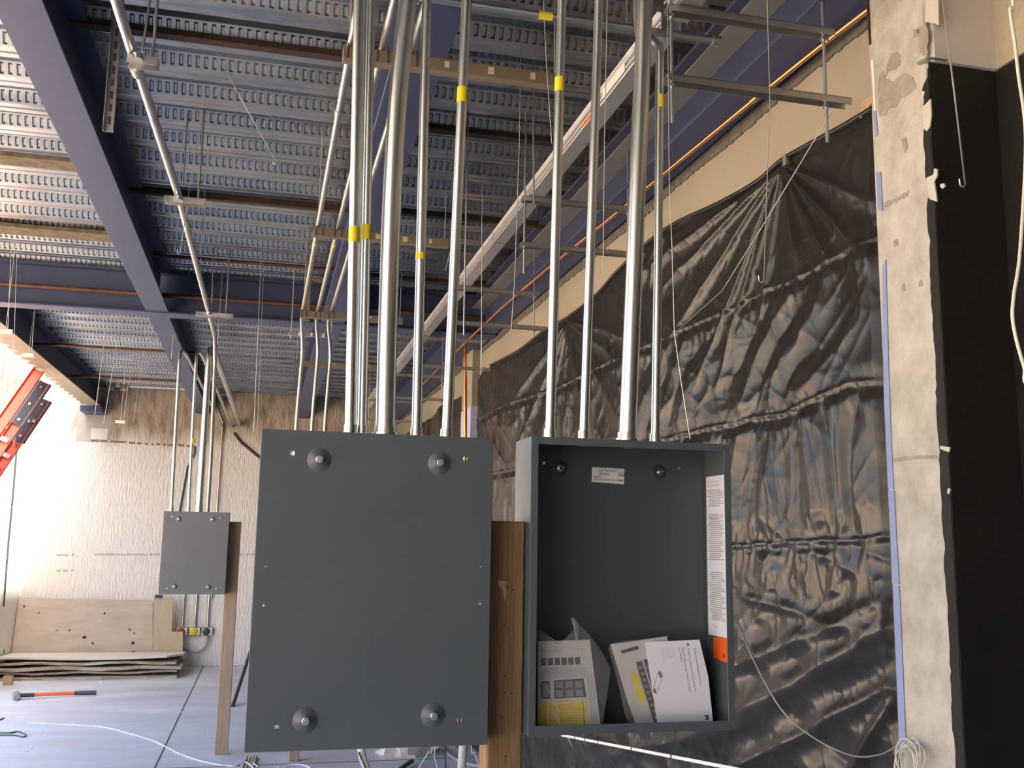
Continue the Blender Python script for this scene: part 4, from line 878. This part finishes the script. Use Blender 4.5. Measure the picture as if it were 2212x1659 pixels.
tag(ps, 'creased black plastic sheeting covering the cream wall beside the bare column', 'plastic sheet')
# rolled hem along the top of the sheet
MB().tube(smooth_path([Vector((XB-0.012, y_, z_+0.004)) for y_, z_ in zip(ty[:-2], tz[:-2])], 4), 0.009, 8).build('rolled_hem', M['poly'], ps, smooth=60)
for px, py in ((1695, 346), (1436, 545), (1340, 615), (1110, 782)):
    c = P(px, py, X=XB-0.02); MB().box((c.x-0.003, c.y-0.015, c.z-0.02), (c.x+0.012, c.y+0.012, c.z+0.02)).build('wood_tack', M['batten'], ps)
c = [P(x, y, X=XB-0.012) for x, y in ((1862, 222), (1884, 206), (1886, 222), (1860, 256))]
MB().prism(c, (-0.004, 0, 0)).build('cardboard_corner', M['cardboard'], ps)
tag(MB().prism([P(1634, 936, X=XB-0.06), P(1644, 930, X=XB-0.06), P(1644, 950, X=XB-0.06), P(1638, 955, X=XB-0.06)], (-0.002, 0, 0)).build('tear_hole', M['black'], ps))
# far stretch of sheeting beyond the distant pilaster
y2 = np.linspace(9.22, 14.3, 90); s2 = np.linspace(0, 1, 60); Y2g, S2g = np.meshgrid(y2, s2, indexing='ij')
Z2 = 0.004+S2g*(3.18-0.05*np.abs(np.sin(Y2g*1.5))-0.004); X2 = XB-0.004-0.03*ridged(Y2g*3, Z2*2, 71)**2-0.01*vnoise(Y2g*9, Z2*3, 72)
idx = np.arange(90*60).reshape(90, 60); f2_ = np.stack([idx[:-1, :-1], idx[:-1, 1:], idx[1:, 1:], idx[1:, :-1]], -1).reshape(-1, 4)
tag(grid_obj('plastic_sheeting', np.stack([X2, Y2g, Z2], -1).reshape(-1, 3), f2_, M['poly'], (XB, 12, 0.0)), 'black plastic sheeting beyond the lilac pilaster toward the back wall', 'plastic sheet')
# white strip fixed across the foot of the sheeting
wl = [P(1213, 1588, X=1.745), P(1600, 1663, X=1.745)]; wd = wl[1]-wl[0]
t = thing('white_strip', wl[0], 'white strip with dark gaps fixed low across the black sheeting', 'strip')
for k0, k1 in ((0.0, 0.11), (0.117, 0.19), (0.197, 0.285), (0.292, 0.50), (0.508, 0.71), (0.718, 1.6)): MB().bar(wl[0]+wd*k0, wl[0]+wd*k1, 0.004, 0.013).build('strip_length', M['white'], t)
MB().bar(wl[0]-wd*0.01, wl[0]+wd*1.62, 0.003, 0.009).build('dark_core', M['darkplate'], t)
# cord sagging from the open box to the coil at the column
cz = [P(1588, 1330, Y=2.30), P(1630, 1430, Y=2.36), P(1690, 1535, Y=2.42), P(1760, 1595, Y=2.45), P(1840, 1632, Y=2.45), P(1900, 1630, Y=2.46), P(1938, 1610, X=XP-0.02)]
tag(MB().tube(smooth_path(cz, 6), 0.0019, 8).build('sagging_cable', M['cable'], smooth=60), 'thin pale cable sagging from the open box to the coil on the column', 'cable')
t = thing('cable_coil', P(1965, 1660, X=XP-0.03), 'loose coil of pale cable hanging low on the bare column', 'cable coil')
for k in range(11):
    cx_, cy_ = 1965+random.uniform(-9, 9), 1646+random.uniform(-8, 12); rx, ry = random.uniform(14, 26), random.uniform(34, 52); ti = random.uniform(-0.25, 0.3)
    pts = []
    for j in range(25):
        an = 2*math.pi*j/24; u, v = rx*math.cos(an), ry*math.sin(an); pts.append(P(cx_+u*math.cos(ti)-v*math.sin(ti), cy_+u*math.sin(ti)+v*math.cos(ti), X=XP-0.010-0.0035*k))
    MB().tube(pts, 0.0017, 6, cap=False).build('loop', M['cable'], t, smooth=60)
# white cable in front of the black wall
cw = [P(2186, -40, Y=1.9), P(2182, 20, Y=1.9), P(2192, 90, Y=1.9), P(2200, 160, Y=1.9), P(2216, 300, Y=1.88), P(2204, 540, Y=1.86), P(2190, 640, Y=1.86), P(2189, 700, Y=1.86), P(2212, 790, Y=1.86), P(2240, 850, Y=1.86)]
cw = [Vector((cw[0].x-0.005, 1.9, ZD+0.01))]+cw+[Vector((1.97, 1.88, 1.95)), Vector((2.018, 1.90, 1.7)), Vector((2.022, 1.90, 1.5))]
tag(MB().tube(smooth_path(cw, 7), 0.0042, 8).build('white_cable', M['cable'], smooth=60), 'thick white cable curling down in front of the black wall', 'cable')

# ------------------------------------------------------------------ back wall details
def bw(px, py, Y=YB-0.003): return P(px, py, Y=Y)
gr = MB()
for x0_, x1_, y_ in ((197, 214, 951), (217, 232, 952), (238, 272, 953), (278, 292, 956), (296, 306, 957), (313, 320, 958), (326, 332, 959), (338, 346, 959), (352, 359, 960), (362, 372, 961), (384, 398, 961), (404, 422, 963)):
    a, b = bw(x0_, y_), bw(x1_, y_+1); gr.box((a.x, YB-0.006, a.z-0.017), (b.x, YB+0.01, a.z+0.010))
gr.build('chased_groove', mat('groove_brown', (0.26, 0.20, 0.14), 0.9), wb)
gr = MB()
for x0_, x1_, y_ in ((122, 132, 1197), (134, 146, 1197), (154, 160, 1196), (122, 131, 1231), (136, 147, 1231), (154, 158, 1230)): a = bw(x0_, y_); b = bw(x1_, y_+4); gr.box((a.x, YB-0.004, b.z), (b.x, YB+0.01, a.z))
x_ = 203
while x_ < 550:
    if not (345 < x_ < 485): a = bw(x_, 1197); gr.box((a.x, YB-0.004, a.z-0.014), (a.x+0.06, YB+0.01, a.z+random.uniform(0, 0.012)))
    x_ += random.choice((11, 12, 14))
gr.build('scuff_marks', mat('scuff_grey', (0.46, 0.43, 0.40), 0.9), wb)
for nm, px, mm, th_ in (('patch_of_bare_plaster', (170, 882, 238, 956), 'tanconc', 0.004), ('pale_patch', (198, 925, 232, 950), 'white', 0.012)):
    a, b = bw(px[0], px[1]), bw(px[2], px[3]); MB().box((a.x, YB-th_, b.z), (b.x, YB+0.01, a.z)).build(nm, M[mm] if mm == 'white' else mat('grey_plaster', (0.50, 0.47, 0.41), 0.9, var=0.1, vscale=6), wb)
t = tag(MB().tube([bw(463, 868, YB-0.03), bw(481, 912, YB-0.03), bw(480, 935, YB-0.03), bw(468, 1112, YB-0.03), (bw(468, 1112, YB-0.03).x, YB-0.03, 0.9)], 0.013, 10).build('wall_conduit', M['emtdull'], smooth=50), 'thin grey conduit clipped down the stucco wall behind the distant box', 'conduit', 'conduits on the stucco wall')
t = tag(MB().tube([bw(505, 935, YB-0.02), bw(520, 955, YB-0.02), bw(565, 992, YB-0.02), bw(640, 1060, YB-0.02)], 0.018, 8).build('dark_cable', M['darkplate'], smooth=50), 'dark cable slanting down the stucco wall behind the closed box', 'cable')
t = tag(MB().tube([bw(421, 966, YB-0.02), bw(420, 980, YB-0.02), bw(405, 1010, YB-0.02), bw(388, 1105, YB-0.02), bw(380, 1150, YB-0.02)], 0.012, 8).build('dark_cable', M['darkplate'], smooth=50), 'dark cable slanting down behind the conduits of the distant box', 'cable')
t = thing('wall_pipe', bw(245, 835, YB-0.10), 'grey pipe with end fittings running level along the head of the stucco wall', 'pipe')
a, b = bw(240, 832, YB-0.10), bw(500, 852, YB-0.10); b.z = a.z
MB().tube([a, b], 0.032, 12).build('pipe', M['emtdull'], t, smooth=50)
for xx in (a.x, a.x+0.18, b.x-0.1): MB().box((xx-0.06, a.y-0.06, a.z-0.07), (xx+0.06, a.y+0.06, a.z+0.07)).build('fitting', M['emtdull'], t, bevel=0.01)
for xx in (a.x+0.1, b.x-0.2): MB().box((xx-0.015, a.y-0.01, a.z-0.01), (xx+0.015, YB, a.z+0.01)).build('wall_bracket', M['strut'], t)
# wall conduits to the coloured connectors
GE = 'conduits on the stucco wall'
for px, colr, nm in ((393, 'red', 'red'), (420, 'yellow', 'yellow'), (447, 'darkplate', 'black')):
    c = bw(px, 1364, YB-0.05); t = thing('wall_outlet', c, 'wall box with a %s connector and its conduit below the distant box' % nm, 'outlet', 'outlets below the distant box')
    MB().box((c.x-0.075, YB-0.06, c.z-0.055), (c.x+0.075, YB, c.z+0.055)).build('back_box', M['emtdull'], t, bevel=0.006)
    MB().lathe((c.x-0.01, YB-0.06, c.z), (0, -1, 0), [(0, 0.05), (0.03, 0.05), (0.04, 0.035)], 14).build('connector', M[colr], t, smooth=40)
    MB().tube([(c.x, YB-0.03, c.z+0.05), (c.x, YB-0.03, 1.8)], 0.016, 10).build('conduit', M['emt'], t, smooth=50)
hp = [bw(447, 1372, YB-0.06), bw(446, 1388, YB-0.06), bw(438, 1402, YB-0.06), bw(420, 1408, YB-0.06), bw(400, 1404, YB-0.06), bw(385, 1396, YB-0.06)]
tag(MB().tube(smooth_path(hp, 6), 0.02, 10).build('flexible_hose', M['hose'], smooth=60), 'grey flexible hose looping from the black connector behind the plywood', 'hose')
# edge strip and cable near the wall corner
t = tag(MB().tube([P(39, 935, X=XL+0.02), P(30, 1050, X=XL+0.02), P(18, 1180, X=XL+0.02), P(8, 1310, X=XL+0.02)], 0.010, 8).build('corner_cable', M['darkplate'], smooth=50), 'dark cable running down the wall beside the orange ladder', 'cable')

# ------------------------------------------------------------------ ladder
T0, T1 = P(84, 800, Y=11.2), P(4, 915, Y=10.95); dr = (T1-T0).normalized()
foot_of = lambda p: p + dr*((p.z-0.004)/-dr.z)
ld = thing('ladder', foot_of(T0), 'orange fibreglass extension ladder leaning beside the tan-flanged beam', 'ladder')
ep = dr.cross(Vector((0, -1, 0))).normalized(); ep = ep if ep.x > 0 else -ep          # across the rails, square to the view
dp = dr.cross(ep).normalized(); dp = dp if dp.y > 0 else -dp                          # from the near rail to the far rail
for k_, (o_, w__, cut) in enumerate(((0.0, 0.115, 0.0), (0.125, 0.105, 0.10))):       # base section and fly section, each with two rails
    for side in (0.0, 0.40):
        tp_ = T0 + ep*o_ + dp*side + dr*cut; ft = foot_of(tp_) if k_ == 0 else tp_ + dr*2.4
        rl = MB().bar(tp_, ft, 0.008, w__, up=ep)
        for q_ in (-1, 1): rl.bar(tp_+ep*(q_*(w__/2-0.004))-dp*0.014, ft+ep*(q_*(w__/2-0.004))-dp*0.014, 0.036, 0.008, up=ep)
        rl.build('rail', M['orangeglass'], ld, bevel=0.002)
        if k_ == 1:
            MB().bar(tp_+dr*0.01-dp*0.022, tp_+dr*0.56-dp*0.022, 0.016, 0.15, up=ep).build('end_plate', M['darkplate'], ld, bevel=0.003)
            for d_ in (0.08, 0.30, 0.50): MB().lathe(tp_+dr*d_-dp*0.030, -dp, [(0, 0.016), (0.012, 0.014)], 10).build('rivet', M['zinc'], ld)
            for d_ in (0.75, 1.05, 1.35): MB().bar(tp_+dr*d_-dp*0.03-ep*0.05, tp_+dr*d_-dp*0.03+ep*0.03, 0.012, 0.05, up=dr).build('rung_bracket', M['strut'], ld)
        else: MB().bar(ft-dr*0.06, ft, 0.05, 0.13, up=ep).build('rubber_foot', M['darkplate'], ld)
    d_ = 0.3
    while d_ < (3.3 if k_ == 0 else 2.3):
        c_ = T0 + ep*o_ + dr*(d_+cut); MB().tube([c_, c_+dp*0.40], 0.017, 10).build('rung', M['alu'], ld, smooth=50); d_ += 0.305

# ------------------------------------------------------------------ timber stack by the back wall
t = thing('plywood_sheet', (-2.1, 14.45, 0.12), 'stained plywood sheet leaning on the stucco wall', 'plywood')
pz = [P(-60, 1290, Y=14.50), P(330, 1299, Y=14.50), P(330, 1428, Y=14.36), P(-60, 1422, Y=14.36)]
pz[0].x = pz[3].x = max(pz[0].x, XL+0.01)
MB().prism(pz, (0, 0.018, 0.004)).build('sheet', M['ply'], t)
kn = MB()
for x, y, r in ((182, 1378, .028), (200, 1390, .016), (287, 1389, .022), (150, 1362, .012), (280, 1360, .014), (226, 1325, .014), (52, 1310, .014), (10, 1363, .02), (208, 1416, .014), (123, 1362, .01), (290, 1368, .012), (84, 1324, .01)):
    Yk = 14.36+0.14*(1428-y)/138-0.002; kn.lathe(P(x, y, Y=Yk), (0, -1, 0), [(0, r), (0.001, r*0.9)], 10)
kn.build('stain', M['knot'], t)
MB().prism([P(x, y, Y=14.366) for x, y in ((280, 1408), (292, 1406), (292, 1424), (279, 1424))], (0, -0.003, 0)).build('notch', M['knot'], t)
tag(MB().prism([P(x, y, Y=14.335) for x, y in ((332, 1291), (374, 1292), (371, 1364), (395, 1365), (394, 1424), (330, 1426))], (0, 0.018, 0)).build('plywood_offcut', mat('tan_plywood', (0.46, 0.39, 0.26), 0.85, col2=(0.56, 0.48, 0.34), vscale=5, stretch=(2, 1, 0.4))), 'notched tan plywood offcut leaning beside the stained sheet', 'plywood')
tag(MB().box(tuple(P(334, 1285, Y=14.30)), tuple(P(352, 1291, Y=14.36))).build('black_block', M['darkplate'], bevel=0.01), 'small black block lying on top of the notched offcut', 'block')
GP = 'warped boards stacked on the floor'
zcur = 0.0
st_ = [(-3.03, -0.92, 13.35, 14.30, 0.028, 'plydark', 'dark warped board at the bottom of the stack'), (-3.03, -0.93, 13.42, 14.30, 0.024, 'plydark', 'warped board second from the floor in the stack'), (-3.03, -0.88, 13.38, 14.28, 0.03, 'plydark', 'warped board in the middle of the stack with a frayed end'),
       (-3.03, -0.95, 13.50, 14.30, 0.022, 'plydark', 'warped board just under the pale top board')]
for i, (x0_, x1_, y0_, y1_, th, mm, lab) in enumerate(st_):
    n_ = 24; mb = MB(); vs_ = []; fs_ = []
    for k_ in range(n_+1):
        x_ = x0_+(x1_-x0_)*k_/n_; wv = 0.010*math.sin(k_*0.55+i*1.7)+random.uniform(-.002, .002); z_ = zcur+0.010+wv if i else zcur+max(0, wv)*0.3
        vs_ += [(x_, y0_+random.uniform(-.012, .012), z_), (x_, y1_, zcur+0.004), (x_, y1_, zcur+th), (x_, y0_+random.uniform(-.012, .012), z_+th)]
    for k_ in range(n_):
        for j in range(4): a_, b_ = k_*4+j, k_*4+(j+1) % 4; fs_.append((a_, b_, b_+4, a_+4))
    fs_ += [(0, 1, 2, 3), (n_*4+3, n_*4+2, n_*4+1, n_*4)]
    tag(mb.add(vs_, fs_).build('warped_board', M[mm]), lab, 'board', GP); zcur += th+0.022
n_ = 24; vs_ = []; fs_ = []
for k_ in range(n_+1):
    x_ = -3.03+2.14*k_/n_; dp = 0.035*math.sin(math.pi*min(1, max(0, (k_-2)/20)))
    y0_ = 13.60 if k_ < n_-2 else 13.60+0.12*(k_-n_+2)
    vs_ += [(x_, y0_, zcur+0.03-dp*0.6), (x_, 14.31, zcur+0.006), (x_, 14.31, zcur+0.03), (x_, y0_, zcur+0.055-dp*0.6)]
for k_ in range(n_):
    for j in range(4): a_, b_ = k_*4+j, k_*4+(j+1) % 4; fs_.append((a_, b_, b_+4, a_+4))
fs_ += [(0, 1, 2, 3), (n_*4+3, n_*4+2, n_*4+1, n_*4)]
tag(MB().add(vs_, fs_).build('pale_board', mat('pale_board', (0.68, 0.65, 0.59), 0.8, var=0.06)), 'pale board on top of the stack, sagging in front of the plywood', 'board', GP)
a = P(5, 1480, Z=0.0); b = P(27, 1466, Y=a.y)
tag(MB().box((a.x, a.y, 0), (b.x, a.y+0.06, 0.10)).build('wood_block', M['cardboard'], bevel=0.004), 'small brown wood block standing in front of the board stack', 'block')
# sledgehammer
h0, h1, h2, h3 = P(27, 1503, Z=0.04), P(47, 1502, Z=0.04), P(163, 1497, Z=0.03), P(208, 1496, Z=0.03)
t = thing('sledgehammer', (h2.x, h2.y, 0), 'sledgehammer with an orange handle and black grip lying on the floor', 'hammer')
hd = (h3-h0).normalized(); hs_ = Vector((-hd.y, hd.x, 0))
MB().lathe(h1-hs_*0.085-hd*0.05, hs_, [(0, 0.033), (0.012, 0.040), (0.055, 0.036), (0.115, 0.036), (0.158, 0.040), (0.17, 0.033)], 8).build('head', M['iron'], t, smooth=40)
MB().tube([h1-hd*0.07, h1+hd*0.12], 0.022, 12).build('collar', M['darkplate'], t, smooth=40)
MB().tube([h1+hd*0.10, h2], 0.019, 12).build('handle', M['orangehandle'], t, smooth=40); MB().tube([h2-hd*0.01, h3], [0.022, 0.023], 12).build('grip', M['darkplate'], t, smooth=40)
# dark pole leaning, strings, pipes on the floor
tag(MB().tube([(P(502, 1527, Z=0.0)), P(548, 1385, Y=12.4)], 0.020, 10).build('dark_pole', M['darkplate'], smooth=50), 'dark pole leaning behind the edge of the closed box', 'pole')
sp = [(60, 1562), (170, 1566), (230, 1572), (290, 1588), (330, 1600), (355, 1612), (390, 1628), (440, 1645), (500, 1655), (525, 1648)]
tag(MB().tube(smooth_path([P(x, y+random.uniform(-1, 1), Z=0.005) for x, y in sp], 6), 0.0045, 6).build('floor_string', M['string'], smooth=60), 'white string snaking across the floor to the grey pipe bundle', 'string')
for i, (x0_, x1_) in enumerate(((520, 534), (528, 541), (536, 548), (543, 554))):
    q0, q1 = P(x0_-14, 1700, Z=0.02), P(x1_, 1632, Z=0.02); zz = 0.0115
    tag(MB().tube([Vector((q0.x, q0.y, zz)), Vector((q1.x, q1.y, zz))], 0.0105, 10).build('loose_conduit', M['emtdull'], smooth=50), 'grey conduit on the floor, %s of four tied with string under the closed box' % ('outermost', 'second', 'third', 'innermost')[i], 'conduit', 'loose conduits tied with string')
tag(MB().tube(smooth_path([P(x, y, Z=0.045) for x, y in ((520, 1653), (528, 1646), (540, 1652), (548, 1660), (556, 1656), (546, 1648))], 6), 0.005, 6).build('string_knot', M['string'], smooth=60), 'white string knotted round the loose conduits', 'string')
for lab, pts in (('thin green cord looped on the floor at the picture edge', ((-30, 1582), (20, 1583), (38, 1580), (55, 1587), (50, 1592), (30, 1588), (-20, 1588))), ('short end of green cord beyond the looped one', ((-30, 1560), (-5, 1556), (9, 1551)))):
    tag(MB().tube(smooth_path([P(x, y, Z=0.006) for x, y in pts], 6), 0.006, 6).build('green_string', M['green'], smooth=60), lab, 'cord', 'green cord on the floor')
tag(MB().lathe(P(-14, 1422, Y=14.0)+Vector((0, 0, .07)), (1, 0, 0.2), [(0, 0.02), (0.03, 0.05), (0.09, 0.055), (0.12, 0.03)], 12).build('green_bottle', mat('green_plastic', (0.05, 0.30, 0.12), 0.4), smooth=50), 'green plastic bottle end lying on the stacked boards', 'bottle')
fm = MB()
for i in range(60):
    x, y = random.uniform(-20, 480), random.choice((random.uniform(1470, 1490), random.uniform(1475, 1650))); p = P(x, y, Z=0.0); s_ = random.uniform(0.004, 0.012)
    fm.lathe(p, (0, 0, 1), [(0, s_*0.6), (s_*0.5, s_), (s_, s_*0.5)], 6)
tag(fm.build('foam_crumbs', M['foam'], smooth=60), 'white foam crumbs strewn on the concrete floor', 'crumbs', kind='stuff')
# things showing under the closed box
yq = 7.9
t = thing('pvc_pipe', P(790, 1659, Z=0.0), 'white plastic pipe with a split sleeve standing under the closed box', 'pipe', 'white plastic pipes')
MB().tube([P(779, 1560, Y=7.6), P(781, 1632, Y=7.6), P(795, 1668, Y=7.6), P(815, 1720, Y=7.6)], 0.028, 12, rb=0.05).build('pipe', M['pvc'], t, smooth=50)
MB().tube([P(775, 1625, Y=7.57), P(790, 1660, Y=7.57), P(805, 1700, Y=7.57)], 0.006, 6).build('split_sleeve', M['wood'], t)
t = tag(MB().tube([P(1003, 1560, Y=7.4), P(1000, 1620, Y=7.4), P(993, 1720, Y=7.4)], 0.032, 14).build('pvc_pipe', M['pvc'], smooth=50), 'straight white plastic pipe standing beside the brown timber post', 'pipe', 'white plastic pipes')
# crumpled sack
def crumpled(name, c, rx, ry, rz, m, label, cat, seed, origin_z=0):
    n1, n2 = 26, 16; vs_ = []; fs_ = []
    u, v = np.meshgrid(np.linspace(0, 2*np.pi, n1, endpoint=False), np.linspace(0.0, np.pi/2, n2), indexing='ij')
    nz_ = 0.75+0.5*ridged(u*2.2+seed, v*4+seed, seed)**2
    X_ = c[0]+rx*np.cos(u)*np.cos(v)*nz_; Y_ = c[1]+ry*np.sin(u)*np.cos(v)*nz_; Z_ = c[2]+rz*np.sin(v)*nz_
    mb = MB(); mb.v = [tuple(p) for p in np.stack([X_, Y_, Z_], -1).reshape(-1, 3)]
    for i in range(n1):
        for j in range(n2-1): a_ = i*n2+j; b_ = ((i+1) % n1)*n2+j; mb.f.append((a_, b_, b_+1, a_+1))
    return tag(mb.build(name, m, smooth=35), label, cat)
c = P(890, 1640, Z=0.0); crumpled('white_sack', (c.x, c.y+0.25, 0.0), 0.24, 0.2, 0.20, M['sack'], 'crumpled white sack on the floor under the closed box', 'sack', 5)
c = P(830, 1628, Z=0.0); crumpled('grey_rag', (c.x, c.y+0.4, 0.0), 0.16, 0.14, 0.09, M['hose'], 'crumpled grey rag on the floor behind the white sack', 'rag', 9)
for lab, pts, r, mm in (('thin white wire arching under the closed box', ((935, 1600), (925, 1625), (905, 1659), (880, 1700)), .0035, 'string'), ('white wire falling beside the arching one', ((940, 1605), (937, 1630), (945, 1659), (950, 1690)), .0035, 'string'),
                        ('black cable hanging down below the closed box', ((962, 1600), (962, 1640), (963, 1700)), .006, 'darkplate'), ('white wires tangled beside the straight white pipe', ((1018, 1600), (1025, 1625), (1035, 1659), (1040, 1700)), .0035, 'string')):
    q_ = [P(x, y, Y=7.2) for x, y in pts]; q_[-1] = Vector((q_[-1].x, 7.2, 0.003))
    q_ = [Vector((q_[0].x, 7.2, 1.2))]+q_
    tag(MB().tube(smooth_path(q_, 5), r, 6).build('loose_wire', M[mm], smooth=60), lab, 'wire', 'loose wires below the closed box')
tag(MB().tube(smooth_path([P(x, y, Z=0.012) for x, y in ((955, 1612), (965, 1625), (985, 1640), (1010, 1650), (1060, 1660))], 6), 0.012, 8).build('grey_tube', M['hose'], smooth=60), 'pale grey tube curving on the floor toward the timber post', 'tube')
tag(MB().tube(smooth_path([P(x, y, Z=0.012) for x, y in ((600, 1656), (625, 1652), (650, 1652), (668, 1658), (680, 1670))], 6), 0.006, 8).build('floor_string', M['string'], smooth=60), 'short white string curled on the floor beside the timber foot', 'string')
tag(MB().tube([P(862, 1664, Z=0.02), P(880, 1650, Z=0.03), P(890, 1644, Z=0.03)], 0.018, 8).build('dark_rod_end', M['darkplate'], smooth=50), 'short dark rod lying on the floor in front of the white sack', 'rod')
